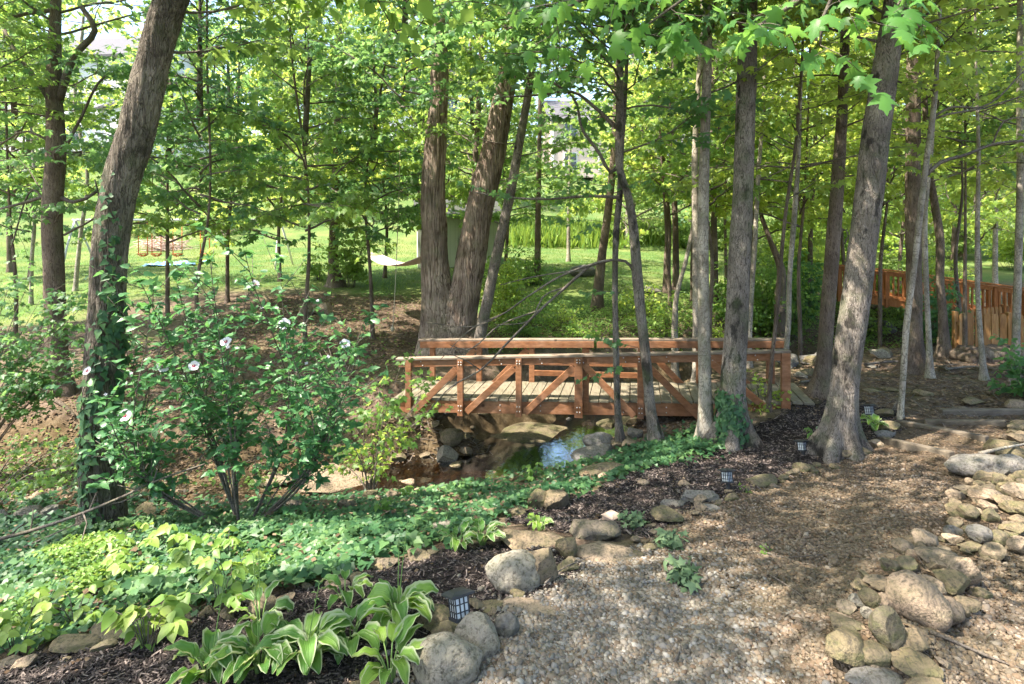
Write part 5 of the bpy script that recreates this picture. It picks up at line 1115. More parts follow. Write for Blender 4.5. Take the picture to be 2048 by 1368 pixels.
for k, px in enumerate([286, 313, 355, 410]):
    x = W(px, 0, d)[0]; w_ = .18
    m = MB()
    for s_ in (-1, 1): v, f = tube(np.array([(x + s_ * w_, d, zb), (x + s_ * w_, d, zb - .8), (x + s_ * w_, d, zb - 1.35)]), .018, 6); m.add(v, f)
    P = np.array([(x - w_, d, zb - 1.35), (x - w_ * .5, d, zb - 1.42), (x, d, zb - 1.45), (x + w_ * .5, d, zb - 1.42), (x + w_, d, zb - 1.35)]); m.add(beamv(P[0], P[-1], .2, .03), BOXF)
    for a in (-.07, .07): v, f = tube(P + [0, a, 0], .02, 6); m.add(v, f)
    o = m.build('swing_seat', M_ORNG); o.parent = sw; o.location = tuple(-x_ for x_ in L0)
# brush heap, blue sheet
p = hit(325, 500); bh = empty('brush_heap', tuple(p), 'heap of pale pruned branches on the lawn below the swings', 'brush pile'); rg = np.random.default_rng(8); m = MB()
for i in range(150):
    a = rg.uniform(0, 6.28); c = rg.normal(0, .55, 3) * [1, .6, 0] + [0, 0, abs(rg.normal(.25, .25))]; dv = np.array([math.cos(a), math.sin(a), rg.normal(0, .3)]) * rg.uniform(.3, .7); v, f = tube(np.array([c - dv, c + rg.normal(0, .05, 3), c + dv]), rg.uniform(.008, .02), 4); m.add(v, f)
m.build('branch', plain('pale_brush', (.52, .38, .32), .9), bh)
p = hit(352, 530); x, y = np.meshgrid(np.linspace(-1.1, 1.1, 40), np.linspace(-.6, .6, 24), indexing='ij'); X = x + p[0]; Y = y + p[1]; Z = hz(X, Y) + .04 + .09 * np.abs(fbm(np.stack([x * 3, y * 3, x * 0], -1), 3, 3))
i, j = np.meshgrid(np.arange(39), np.arange(23), indexing='ij'); a = i * 24 + j; o = mesh('plastic_sheet', np.stack([x, y, Z - p[2]], -1).reshape(-1, 3), np.stack([a, a + 24, a + 25, a + 1], -1).reshape(-1, 4), M_BLUE, loc=tuple(p)); tag(o, 'crumpled pale blue plastic sheet on the sunny lawn', 'plastic sheet')
# hammock
A = np.array(W(742, 505, 15.8)); B = np.array(W(868, 505, 14.0)); hm = empty('hammock', tuple((A + B) / 2), 'beige cloth hammock slung left of the twin-stemmed tree', 'hammock'); hl = np.array(hm.location)
s_, t_ = np.meshgrid(np.linspace(.08, .98, 40), np.linspace(-1, 1, 16), indexing='ij'); ax = B - A; sd_ = nrm(np.cross(ax, UP)); 
wd = .36 * np.sin(np.pi * np.clip(s_, 0, 1))**.35; sag = -.34 * (1 - (2 * s_ - 1)**2); P = A + s_[..., None] * ax + sd_ * (t_ * wd)[..., None] + UP * (sag + .10 * t_**2 * wd)[..., None]
i, j = np.meshgrid(np.arange(39), np.arange(15), indexing='ij'); a = i * 16 + j; o = mesh('cloth', P.reshape(-1, 3) - hl, np.stack([a, a + 16, a + 17, a + 1], -1).reshape(-1, 4), M_CLOTH, parent=hm); o.modifiers.new('s', 'SOLIDIFY').thickness = .012
for e_, k in ((A, 0), (B, -1)):
    m = MB()
    for c in range(0, 16, 3): v, f = tube(np.array([e_, (e_ + P[k, c]) / 2 - [0, 0, .02], P[k, c]]), .006, 4); m.add(v, f)
    m.build('rope', M_ROPE, hm, origin=hl)
# rope hanging from a limb
d = 13.0; P = np.array([W(800, 300, d), W(797, 420, d), W(792, 540, d), W(787, 640, d), W(785, 658, d)]); rp = empty('hanging_rope', tuple(P[-1]), 'thin rope hanging down with a knot before the dirt bank', 'rope'); v, f = tube(P - P[-1], [.008, .008, .008, .008, .022], 8); mesh('cord', v, f, M_ROPE, parent=rp)
m = MB(); V0, F0 = ico(2); m.add(V0 * [.045, .045, .06], F0); m.build('knot', M_ROPE, rp)
# ================================================================ far walkway (boardwalk with balusters)
def walkway(name, Apx, Bpx, dA, dB, width, lb, mat, seg_posts, bal, hgt=.78):
    A = np.array(W(Apx[0], Apx[1], dA)); B = np.array(W(Bpx[0], Bpx[1], dB)); e = empty(name, tuple((A + B) / 2 - [0, 0, 1]), lb, 'walkway'); l0 = tuple(e.location)
    ax = B - A; L = np.linalg.norm(ax); u = ax / L; n2 = nrm(np.array([-u[1], u[0], 0])); 
    if n2[1] < 0: n2 = -n2
    def pk(nm, a, b, w_, h_, up=(0, 0, 1), mt=mat): return put(plank(nm, a, b, w_, h_, mt, None, up), e, l0)
    for off in (0, width):
        o_ = n2 * off
        pk('top_rail', A + o_, B + o_, .12, .035); pk('sub_rail', A + o_ - [0, 0, .07], B + o_ - [0, 0, .07], .035, .08); pk('bottom_rail', A + o_ - [0, 0, hgt - .06], B + o_ - [0, 0, hgt - .06], .035, .07)
        pk('girder', A + o_ - [0, 0, hgt + .11], B + o_ - [0, 0, hgt + .11], .04, .2)
        for k in range(seg_posts + 1):
            p = A + ax * k / seg_posts + o_; pk('post', p - [0, 0, hgt + .25], p - [0, 0, .02], .09, .09, up=(1, 0, 0))
        for k in range(bal):
            p = A + ax * (k + .5) / bal + o_ + n2 * .03; q = MB(); q.add(beamv(p - [0, 0, hgt - .02], p - [0, 0, .04], .038, .038, (1, 0, 0)), BOXF); put(q.build('baluster', mat, smooth=False), e, l0)
    m = MB(); nb = int(L / .15)
    for k in range(nb): p = A + ax * (k + .5) / nb - [0, 0, hgt]; m.add(beamv(p - n2 * .05, p + n2 * (width + .05), .14, .035), BOXF)
    put(m.build('deck', mat, smooth=False), e, l0)
    return e, A, B, n2
wk, wA, wB, wn = walkway('wooden_walkway', (1678,534), (1822,549), 18.0, 17.2, 1.1, 'raised orange-stained walkway with balusters beyond the creek', W_ORG, 3, 15)
walkway('wooden_ramp', (1826,551), (2110,590), 17.2, 15.6, 1.1, 'orange-stained ramp descending right behind the picket fence', W_ORG, 5, 26)
p = np.array(W(1690, 600, 18)); m = MB()
# ================================================================ picket fence
def picket(a, b, dA, dB, zt, hgt, lb, n, wp=.115, post=True, lab=None):
    A = np.array([(a - CX) / F * dA, dA]); B = np.array([(b - CX) / F * dB, dB]); mid = (A + B) / 2; zt0, zt1 = zt; e = empty('picket_fence', (mid[0], mid[1], (zt0 + zt1) / 2 - hgt), lb, 'fence'); l0 = tuple(e.location); ax = B - A; u = nrm(ax); pr = np.array([[-.5, 0], [.5, 0], [.5, .93], [.36, .985], [.2, 1], [-.2, 1], [-.36, .985], [-.5, .93]])
    nv = np.array([-u[1], u[0]]); 
    if nv[1] > 0: nv = -nv
    rg = np.random.default_rng(n)
    for k in range(n):
        c = A + ax * (k + .5) / n; t = zt0 + (zt1 - zt0) * (k + .5) / n; V = []
        lean = rg.normal(0, .008)
        for th in (0, .022):
            for x_, y_ in pr: q = c + u * (x_ * wp + lean * y_) + nv * (th + .02); V.append([q[0], q[1], t - hgt + y_ * hgt + rg.normal(0, .0)])
        m = MB(); m.add(np.array(V), [np.array([list(range(7, -1, -1))]), np.array([list(range(8, 16))])]); m.add(np.array(V), np.array([[i, (i + 1) % 8, 8 + (i + 1) % 8, 8 + i] for i in range(8)])); put(m.build('picket', W_FEN, smooth=False), e, l0)
    for f in (.25, .72): put(plank('rail', (A[0], A[1], zt0 - hgt * (1 - f)), (B[0], B[1], zt1 - hgt * (1 - f)), .035, .08, W_FEN, None), e, l0)
    for k in range(3):
        c = A + ax * k / 2 - nv * .06; t = zt0 + (zt1 - zt0) * k / 2; put(plank('post', (c[0], c[1], t - hgt - .2), (c[0], c[1], t + .03), .09, .09, W_FEN, None, (1, 0, 0)), e, l0)
    return e
zt = float(HY - 626) / F * 13
picket(1914, 2130, 13.0, 12.8, (zt, zt - .02), .82, 'cedar dog-eared picket fence panel facing the path, nearest', 13, .135)
picket(1922, 2090, 15.6, 17.0, ((HY - 621) / F * 15.6, (HY - 602) / F * 17), .85, 'farther cedar fence run of narrow boards behind the front panel', 22, .11)
# log row under the fence
rg = np.random.default_rng(5); i = 0
LG = ['grey', 'dark', 'knotty', 'split', 'thick', 'bark-covered', 'thin', 'mossy', 'short', 'pale-ended', 'sunken', 'cracked']
for k, (px, py, w_) in enumerate([(1932,716,24),(1950,725,26),(1968,712,22),(1982,716,24),(2000,718,26),(2016,716,24),(1958,706,20),(1990,706,20),(2030,706,24),(2044,716,24),(1940,704,18),(2010,704,20)]):
    d = 11.9; r_ = w_ * d / F / 2; c = np.array(W(px, py, d)); c[2] = max(c[2], float(hz(c[0], d)) + r_ * .8); dv = np.array([rg.normal(0, .08), 1, 0]) * .28
    t = np.linspace(0, 1, 7); P = c - dv + (2 * dv)[None] * t[:, None]; v, f = tube(P, r_ * (1 + .05 * np.sin(t * 9)), 14); v = v + .012 * fbm(v * 14, k, 2)[:, None]
    o = mesh('log', v - c, f, B_BRN, loc=tuple(c)); tag(o, f'{LG[k]} round log in the low row under the picket fence', 'log', 'logs stacked under the picket fence')
# timber step edges on the path
for a, b, lb in [((1760,884),(1905,918),'lowest timber step edge reaching the veined boulder'), ((1798,850),(1975,884),'second timber step edge right of the curving sapling'), ((1850,850),(2012,852),'third timber step edge across the path'), ((1880,828),(2048,828),'fourth, faint timber step edge farther up the path')]:
    P, Q = hit(*a), hit(*b); e = empty('timber_step', tuple((P + Q) / 2), lb, 'step'); tag(e, None, None, 'timber edges of the path steps'); o = plank('timber', P + [0, 0, .015], Q + [0, 0, .015], .085, .10, W_OLD, None, bev=.012); put(o, e, e.location)
# ================================================================ lanterns
def lantern(px, py, top, wd_px, lb, lean=0.0, stake=True):
    """px,py: where the stake meets the ground; top: photo y of roof peak"""
    p = hit(px, py); d = p[1]; Hh = (py - top) * d / F; w_ = wd_px * d / F; e = empty('path_lantern', tuple(p), lb, 'lantern', 'solar path lanterns'); e.rotation_mode = 'ZYX'; e.rotation_euler = (R(-17), lean, R(32)); hh = w_ * 1.0; z0 = Hh - hh - w_ * .32
    m = MB()
    m.add(boxv(0, 0, z0 / 2 - .05, .022, .03, z0 + .1), BOXF); m.add(boxv(0, 0, z0 / 2 - .05, .03, .012, z0 + .1), BOXF); m.build('stake', M_BLACK, e, smooth=False)
    a = w_ * .72; m = MB(); m.add(boxv(0, 0, z0 + .006, a * 1.12, a * 1.12, .014), BOXF); m.add(boxv(0, 0, z0 + hh - .004, a * 1.04, a * 1.04, .012), BOXF)
    t = a * .07
    for q in (-1, 1):
        for f in (-1, -.33, .33, 1):
            m.add(boxv(f * a * .46, q * a * .46, z0 + hh / 2, t, t, hh), BOXF); 
            if abs(f) < .9: m.add(boxv(q * a * .46, f * a * .46, z0 + hh / 2, t, t, hh), BOXF)
        for zf in (.34, .66):
            m.add(boxv(0, q * a * .463, z0 + hh * zf, a * .98, t * .8, t * .8), BOXF); m.add(boxv(q * a * .463, 0, z0 + hh * zf, t * .8, a * .98, t * .8), BOXF)
    m.build('cage', M_BLACK, e, smooth=False)
    m = MB(); m.add(boxv(0, 0, z0 + hh / 2, a * .84, a * .84, hh * .94), BOXF); m.build('diffuser', M_FROST, e, smooth=False)
    m = MB(); r0, r1 = a * .80, a * .42; zr = z0 + hh; V = [[s * r0, t_ * r0, zr] for s, t_ in ((-1,-1),(1,-1),(1,1),(-1,1))] + [[s * r0, t_ * r0, zr + .01] for s, t_ in ((-1,-1),(1,-1),(1,1),(-1,1))] + [[s * r1, t_ * r1, zr + w_ * .2] for s, t_ in ((-1,-1),(1,-1),(1,1),(-1,1))]
    m.add(np.array(V), np.array([[0,3,2,1],[0,1,5,4],[1,2,6,5],[2,3,7,6],[3,0,4,7],[4,5,9,8],[5,6,10,9],[6,7,11,10],[7,4,8,11],[8,9,10,11]])); m.build('roof', M_BLACK, e, smooth=False); return e
lantern(926, 1290, 1186, 44, 'black solar lantern on a stake at the front edge of the bed', -.14)
lantern(1457, 985, 938, 22, 'black solar lantern in the mulch beside the grey flat boulder')
lantern(1607, 912, 880, 18, 'black solar lantern left of the leaning maple root')
lantern(1741, 838, 807, 18, 'small black lantern above the lime plant by the path')
p = hit(1224, 1040); pc = empty('solar_cap_light', tuple(p), 'square copper-coloured cap light on the mulch above the boulders', 'lantern'); pc.rotation_euler = (0, 0, R(40)); m = MB(); m.add(boxv(0, 0, .015, .12, .12, .05), BOXF); m.build('base', M_COP, pc, smooth=False)
m = MB(); m.add(np.array([[-.07,-.07,.042],[.07,-.07,.042],[.07,.07,.042],[-.07,.07,.042],[-.03,-.03,.068],[.03,-.03,.068],[.03,.03,.068],[-.03,.03,.068]]), np.array([[0,1,5,4],[1,2,6,5],[2,3,7,6],[3,0,4,7],[4,5,6,7],[0,3,2,1]])); m.build('cap', M_COP, pc, smooth=False)
# ================================================================ hibiscus shrub (rose of Sharon)
hb = np.array([5.7 * (478 - CX) / F, 5.7, 0.]); hb[2] = float(hz(hb[0], hb[1])); he = empty('hibiscus_shrub', tuple(hb), 'tall dark-green hibiscus shrub with white magenta-eyed flowers over the ivy', 'shrub')
tips = [(165,745),(200,800),(250,840),(300,760),(330,725),(385,725),(430,560),(450,675),(500,575),(570,650),(620,600),(690,690),(655,715),(735,625),(560,520),(350,545),(300,610),(695,780),(640,860),(300,900),(400,860),(540,800),(560,900),
        (330,640),(450,830),(500,700),(610,760),(480,930),(260,720),(370,960),(640,960),(720,700),(420,520),(490,505),(280,560),(600,690),(380,800),(230,900)]
rg = np.random.default_rng(17); LV = Leaves(); TB = []
HN = [hb + np.array([dx_, dy_, h_]) for dx_, dy_, h_ in ((-.75, -.2, .55), (-.35, .2, .75), (0, -.1, .8), (.35, .2, .7), (.7, -.1, .6))]
for tx, ty in tips:
    dd = rg.uniform(-.9, .9); q = np.array(W(tx, ty, 5.7 + dd)); b0 = hb + rg.normal(0, .05, 3) * [1, 1, 0] + ([.22, .1, 0] if tx > 520 else [-.05, 0, 0] if tx > 330 else [-.25, .1, 0]); ci = int(np.argmin([abs(q[0] - c_[0]) for c_ in HN])); nd_ = HN[ci]; b0 = hb + np.array([(nd_[0] - hb[0]) * .18, (ci % 2) * .12, 0]) + rg.normal(0, .006, 3); m_ = nd_ + rg.normal(0, .012, 3)
    P = smooth_path(np.array([b0, m_, q]), .09); TB.append((P, np.linspace(.010, .003, len(P))))
    for k in range(int(len(P) * .36), len(P) - 1, 1):
        dr = P[k + 1] - P[k]; sd = nrm(rg.normal(0, 1, 3) * [1, 1, .4]); l = rg.uniform(.16, .5)
        Q = P[k] + np.outer(np.linspace(0, 1, 5), nrm(nrm(dr) * .7 + sd * .8) * l) + np.outer(np.linspace(0, 1, 5)**2, UP * .05); TB.append((Q, np.linspace(.004, .002, 5)))
        m = 9; f = rg.uniform(.1, 1.15, m); pp = P[k] + (Q[-1] - P[k]) * f[:, None]; LV.add(pp, nrm(rg.normal(0, 1, (m, 3)) * [1, 1, .4] + nrm(dr) * .5 - UP * .15), nrm(UP + np.array([0, -.35, 0]) + rg.normal(0, .45, (m, 3))), .082 * rg.uniform(.5, 1.25, m), np.clip(rg.beta(2, 2, m) + rg.uniform(-.2, .15), 0, 1))
    m = 12; LV.add(np.repeat(P[-1:], m, 0), nrm(rg.normal(0, 1, (m, 3)) * [1, 1, .35]), nrm(UP + rg.normal(0, .35, (m, 3))), .09 * rg.uniform(.6, 1.2, m), .6)
V, Fc, v = LV.geo(L_HIB); mesh('foliage', V - hb, Fc, M_HIB, attrs={'var': v}, parent=he)
m = MB()
for P, r_ in TB: v, f = tube(P, r_, 5); m.add(v, f)
m.build('stem', B_TWIG, he, origin=hb)
def flower(px, py, wd, d, tilt, closed=False):
    c = np.array(W(px, py, d)); r_ = wd * d / F / 2; nrmv = nrm(np.array([-c[0] * .15 + tilt[0], -1, .45 + tilt[1]])); a = nrm(np.cross(nrmv, UP)); b = np.cross(a, nrmv); f = MB(); rg = np.random.default_rng(int(px))
    for k in range(5):
        th = k * 2 * np.pi / 5 + .2; U = np.linspace(0, 1, 7); Vv = np.linspace(-1, 1, 7); u, v_ = np.meshgrid(U, Vv, indexing='ij'); wdt = .26 + .42 * np.sin(np.pi * (u * .80)**.9); ang = v_ * wdt; rad = u * r_ * (1.05 - .12 * v_**2 * u)
        x_ = rad * np.cos(ang) if not closed else rad * .3; y_ = rad * np.sin(ang * 1.15); z_ = r_ * (.28 * u**1.5 - .12 * u**3 + .09 * np.sin(v_ * 7 + k * 2.1 + px) * u**1.5 + .02 * k * u) * (2.6 if closed else 1)
        X = x_ * np.cos(th) - y_ * np.sin(th); Y = x_ * np.sin(th) + y_ * np.cos(th); P = c + a * X[..., None] + b * Y[..., None] + nrmv * z_[..., None]; i, j = np.meshgrid(np.arange(6), np.arange(6), indexing='ij'); q = i * 7 + j
        Fq = np.stack([q, q + 7, q + 8, q + 1], -1).reshape(-1, 4); f.add(P.reshape(-1, 3), Fq, 0, var=.5 + .3 * rg.uniform())
    o = f.build('flower', [M_PETAL], he, origin=hb)
    g = MB()
    for k in range(5):
        th = k * 2 * np.pi / 5 + .2; dr = a * math.cos(th) + b * math.sin(th); s_ = np.cross(nrmv, dr); P = np.array([c + nrmv * r_ * .03, c + dr * r_ * .22 + s_ * r_ * .15 + nrmv * r_ * .12, c + dr * r_ * .42 + nrmv * r_ * .18, c + dr * r_ * .22 - s_ * r_ * .15 + nrmv * r_ * .12]); g.add(P, np.array([[0, 1, 2, 3]]))
    if not closed:
        eo = g.build('eye', M_EYE, o, smooth=False); eo.location = (0, 0, 0); eo.data.transform(__import__('mathutils').Matrix.Translation(tuple(-hb)))
        v, f_ = tube(np.array([c, c + nrmv * r_ * .3, c + nrmv * r_ * .62 + b * r_ * .05]), [r_ * .07, r_ * .09, r_ * .04], 8); g2 = MB(); g2.add(v - hb, f_); g2.build('pistil', M_PIST, o)
for t in [(327,733,26,5.35,(0,0)),(388,732,24,5.3,(.2,0)),(250,831,28,5.2,(0,0)),(569,648,27,5.4,(0,.1)),(452,684,26,5.3,(-.3,.4)),(510,568,20,5.5,(.5,.6)),(690,688,24,5.4,(.5,.2)),(175,742,20,5.3,(-.6,.3)),(655,714,16,5.4,(.6,0),True),(614,728,16,5.4,(0,.3),True),(210,790,15,5.2,(.8,.5),True),(263,748,14,5.3,(0,1),True),(635,603,14,5.5,(0,1),True),(455,692,18,5.25,(.3,-.6),True),(524,617,11,5.5,(0,.5),True),(695,776,15,5.4,(.6,0),True)]:
    flower(t[0], t[1], t[2] * .84, t[3] - .15, (t[4][0] + .3 * math.sin(t[0]), t[4][1] + .25 * math.cos(t[1] * 1.7)), *t[5:])
# ================================================================ ivy and ground cover
def cover(name, poly, n, size, seed, mat, T=L_IVY, h=(.02, .13), zw=1.0, vb=0.0, tilt=.45, clump=None):
    p = px_samples(poly, n, seed, zw, 14, clump); rg = np.random.default_rng(seed); n = len(p); L = Leaves(); a = rg.uniform(0, 6.28, n); hh = h[0] + (h[1] - h[0]) * (.5 + .5 * fbm(p * [2.2, 2.2, 0], seed, 2)) * rg.uniform(.4, 1, n)
    L.add(p + np.c_[np.zeros((n, 2)), hh], np.stack([np.cos(a), np.sin(a), -.1 + 0 * a], 1), nrm(UP + np.array([0, -.45, 0]) + rg.normal(0, tilt * .8, (n, 3))), size * rg.uniform(.5, 1.3, n), np.clip(rg.beta(2, 2, n) * .8 + vb + .25 * fbm(p * [3, 3, 0], seed + 1, 2), 0, 1))
    V, Fc, v = L.geo(T); o = mesh(name, V, Fc, mat, attrs={'var': v}); return tag(o, kind='stuff')
IV = [(-200,1085),(0,1070),(160,1062),(300,1050),(430,1022),(600,1002),(760,996),(900,985),(1010,975),(1100,950),(1180,930),(1240,912),(1300,895),(1390,870),(1440,880),(1400,900),(1330,915),(1260,940),(1160,985),(1060,1010),(1010,1035),(880,1090),(740,1130),(600,1185),(520,1190),(430,1215),(200,1262),(60,1300),(-200,1310)]
cover('ivy_ground_cover', IV, 17000, .068, 61, M_IVY, vb=.0); cover('ivy_ground_cover', IV, 8000, .055, 71, M_IVY, h=(.01, .06), vb=-.1, clump=-.2); cover('ivy_ground_cover', [(150,1075),(420,1040),(700,1060),(860,1060),(820,1100),(600,1170),(520,1190),(430,1215),(200,1262),(0,1300),(0,1180)], 5000, .066, 62, M_IVY, h=(.06, .2), vb=.3, clump=.1)
cover('low_lime_ground_cover', [(0,1150),(180,1080),(300,1120),(480,1110),(540,1150),(440,1210),(200,1262),(0,1310)], 3800, .034, 63, M_LIME, T=L_OVAL, h=(.05, .20), tilt=.6, clump=.15)
cover('ivy_ground_cover', [(-100,1060),(0,1010),(150,1000),(260,1000),(330,1010),(430,1005),(440,1030),(160,1070),(-100,1090)], 1500, .07, 64, M_IVY, h=(.02, .25))
cover('forest_floor_seedling_cover', [(860,720),(1000,640),(1420,600),(1560,580),(1700,600),(1760,690),(1640,700),(1560,690),(1000,705)], 20000, .06, 65, M_SHRUB, T=L_OVAL, h=(.02, .3))
cover('forest_floor_seedling_cover', [(1700,690),(1780,640),(2080,640),(2080,690),(1900,700)], 4500, .06, 66, M_MAPLE, T=L_OVAL, h=(.02, .3))
cover('forest_floor_seedling_cover', [(-50,900),(160,860),(150,960),(420,960),(560,930),(560,990),(-50,980)], 700, .06, 67, M_MAPLE, T=L_OVAL, h=(.02, .2))
cover('forest_floor_seedling_cover', [(-100,800),(-100,640),(250,600),(860,600),(800,780),(600,930),(200,930)], 2200, .045, 68, M_MAPLE, T=L_OVAL, h=(.01, .08))
cover('ivy_ground_cover', [(1290,900),(1400,860),(1420,880),(1440,905),(1300,935)], 900, .06, 69, M_IVY, h=(.02, .12))
# wilted sprigs lying on the gravel
for i, (px, py, w_, lb) in enumerate([(1345,1100,70,'wilted grey-green leafy sprig lying on the gravel'), (1270,1055,50,'wilted sprig fallen beside the broad grey boulder'), (1365,1165,55,'lowest wilted leafy sprig on the gravel path'), (1492,985,22,'small green weed at the edge of the path lantern stones'), (1533,1105,18,'tiny green weed in the gravel')]):
    p = hit(px, py); rg = np.random.default_rng(700 + i); LV = Leaves(); TB = []; a = w_ * p[1] / F / 2; n = int(70 if w_ > 40 else 16)
    q = rg.normal(0, .5, (n, 3)) * [a, a * 1.5, 0]; q[:, 2] = rg.uniform(.01, .07, n) * (1.3 if w_ > 40 else .5); LV.add(q, nrm(rg.normal(0, 1, (n, 3)) * [1, 1, .4]), nrm(UP + rg.normal(0, .6, (n, 3))), (.085 if w_ > 40 else .045) * rg.uniform(.5, 1.1, n), rg.uniform(.3, 1, n))
    for _ in range(4): b = rg.normal(0, .5, 3) * [a, a * 1.3, 0]; TB.append((np.array([[0, -a, .03], b + [0, 0, .05], b * 1.5 + [0, .05, .03]]), np.array([.005, .004, .002])))
    e = empty('leafy_sprig', tuple(p), lb, 'sprig'); o = crown_mesh('foliage', LV, TB, L_MAP1, M_WILT if w_ > 40 else M_MAPLE) if 'M_WILT' in globals() else crown_mesh('foliage', LV, TB, L_MAP1, M_HIB); o.parent = e
# creeper plants
for i, (px, py, n, s_, lb) in enumerate([(232,1105,9,.15,'lime creeper plant at the ivy edge below the oak'), (345,1095,10,.17,'tallest pale-yellow creeper plant in the bed'), (375,1150,12,.17,'broad lime creeper plant above the long stone'), (255,1165,9,.14,'lime creeper plant left of the tallest'), (455,1105,7,.12,'small lime creeper plant right of the tallest'),
   (150,1235,9,.13,'creeper plant left of the mossy stone'), (295,1290,13,.17,'brightest lime creeper sprawling over the mulch'), (335,1255,8,.14,'creeper shoot above the brightest one'), (440,1215,10,.16,'lime creeper beside the hosta leaves'), (462,1160,8,.15,'upright creeper shoot behind the long stone'), (30,1300,8,.12,'creeper at the left frame corner'), (60,1235,8,.12,'creeper near the left edge over the ivy'), (415,1060,6,.11,'green creeper shoot in the dark ivy'), (820,985,7,.12,'green shoots at the creek edge above the ivy'), (1070,950,12,.12,'leafy green clump on the creek bank in front of the water'), (780,1020,8,.11,'creeper shoot left on the ivy ridge')]):
    p = hit(px, py + 15); rg = np.random.default_rng(800 + i); LV = Leaves(); TB = []
    for k in range(n):
        a = rg.uniform(0, 6.28); rr = rg.uniform(.02, s_ * 1.3); tip = np.array([math.cos(a) * rr, math.sin(a) * rr, rg.uniform(.08, .26) * s_ / .15]); TB.append((np.array([tip * [.1, .1, 0], tip * [.5, .5, .8], tip]), np.array([.003, .0025, .0015])))
        m = rg.integers(3, 6); aa = a + np.linspace(-1.5, 1.5, m); LV.add(np.repeat(tip[None], m, 0), np.stack([np.cos(aa), np.sin(aa), np.full(m, -.2)], 1), nrm(UP + np.array([0, -.4, 0]) + rg.normal(0, .25, (m, 3))), s_ * .62 * rg.uniform(.6, 1.1, m), np.clip(rg.uniform(.3, 1, m), 0, 1))
    e = empty('creeper_plant', tuple(p), lb, 'plant', 'creeper plants in the ivy bed'); o = crown_mesh('foliage', LV, TB, L_OVAL, M_LIME if i < 12 else M_IVY if i < 13 else M_MAPLE); o.parent = e
# ================================================================ hostas
def hosta_mat():
    m, t = NT("hosta_leaf"); g = N(t); e = g.attr('edge'); v = g.attr('var'); st = g.math('SINE', g.math('MULTIPLY', e, 34.0)); f = g.math('ADD', e, g.math('MULTIPLY', g.math('SUBTRACT', g.noise(g.pos(), 18, 3), .5), .22))
    gr = g.ramp(v, [(0, (.05, .14, .03)), (.5, (.09, .22, .04)), (1, (.22, .36, .05))]); gr = g.mix(g.ramp(st, [(.4, (0, 0, 0)), (1, (.35, .35, .35))]), gr, (.16, .28, .09))
    c = g.mix(g.ramp(f, [(.78, (0, 0, 0)), (.92, (1, 1, 1))]), gr, (.38, .44, .26)); p = g.bsdf(c, .4, .4, st, .35, .003); tr = g.n('BsdfTranslucent', {'Color': g.mix(g.ramp(f, [(.76, (0, 0, 0)), (.84, (1, 1, 1))]), (.25, .42, .05), (.6, .62, .3))}).outputs[0]
    g.out(g.n('MixShader', {0: .35, 1: p, 2: tr}).outputs[0]); return m
M_HOSTA = hosta_mat()
def hosta(px, py, n, L, lb, seed, scapes=0, wf=.42, hue=0.0):
    L = L * (1.04 if seed < 8 else 1.1); n = int(n * 1.5)
    p = hit(px, py); rg = np.random.default_rng(seed); e = empty('hosta_plant', tuple(p), lb, 'plant', 'variegated hostas in the front bed')
    for k in range(n):
        a = k * 2.4 + rg.uniform(-.3, .3); pet = L * rg.uniform(.45, .95); out = rg.uniform(.25, .75); l = L * rg.uniform(.75, 1.15); m = MB(); h = np.array([math.cos(a), math.sin(a), 0]); s_ = np.array([-h[1], h[0], 0]); b0 = h * .015
        T0 = b0 + h * pet * out * .8 + UP * pet * (1.15 - out * .5); q = np.array([b0 - [0, 0, .02], b0 + h * pet * out * .3 + UP * pet * .6, T0]); Q = smooth_path(q, .03); v, f = tube(Q, np.linspace(.005, .0035, len(Q)), 6); m.add(v, f, 1)
        n1, n2 = 11, 9; u = np.linspace(0, 1, n1); ang0 = rg.uniform(.5, 1.0); curl = rg.uniform(1.3, 2.1); th = ang0 - curl * u; dx = np.r_[0, np.cumsum(np.cos(th[:-1]) * l / (n1 - 1))]; dzz = np.r_[0, np.cumsum(np.sin(th[:-1]) * l / (n1 - 1))]
        wd = l * wf * (np.sin(np.pi * u**.72) ** .8) * .5 + .003; vv = np.linspace(-1, 1, n2); tw = rg.normal(0, .25)
        C = T0 + h * dx[:, None] + UP * dzz[:, None]; off = wd[:, None] * vv[None]; up = (np.abs(vv)[None]**1.5) * wd[:, None] * .45 + .004 * np.sin(vv * 14)[None] + .006 * np.sin(u * 17 + k)[:, None] * np.abs(vv)[None]
        nn = np.stack([-np.sin(th), np.cos(th)], 1); N3 = h * nn[:, :1] + UP * nn[:, 1:]; P = C[:, None] + s_ * off[..., None] + N3[:, None] * up[..., None] + UP * (off * tw)[..., None]
        i, j = np.meshgrid(np.arange(n1 - 1), np.arange(n2 - 1), indexing='ij'); w_ = i * n2 + j; m.add(P.reshape(-1, 3), np.stack([w_, w_ + n2, w_ + n2 + 1, w_ + 1], -1).reshape(-1, 4), 0, edge=np.tile(np.abs(vv), n1), var=np.clip(rg.uniform(.1, .8) + hue, 0, 1))
        m.build('leaf', [M_HOSTA, M_HSTEM], e)
    for k in range(scapes):
        a = rg.uniform(0, 6.28); H_ = rg.uniform(.42, .62); tip = np.array([math.cos(a) * .08, math.sin(a) * .05, H_]); m = MB(); Q = smooth_path(np.array([[0, 0, 0], tip * [.4, .4, .5], tip]), .05); v, f = tube(Q, np.linspace(.0035, .002, len(Q)), 5); m.add(v, f)
        for z in np.linspace(.65, 1, 7): c = tip * [z, z, z]; dr = np.array([rg.normal(), rg.normal(), .2]) * .012; v, f = tube(np.array([c, c + dr, c + dr * 1.6 - [0, 0, .008]]), [.002, .003, .001], 4); m.add(v, f)
        m.build('flower_stalk', M_HSTEM, e)
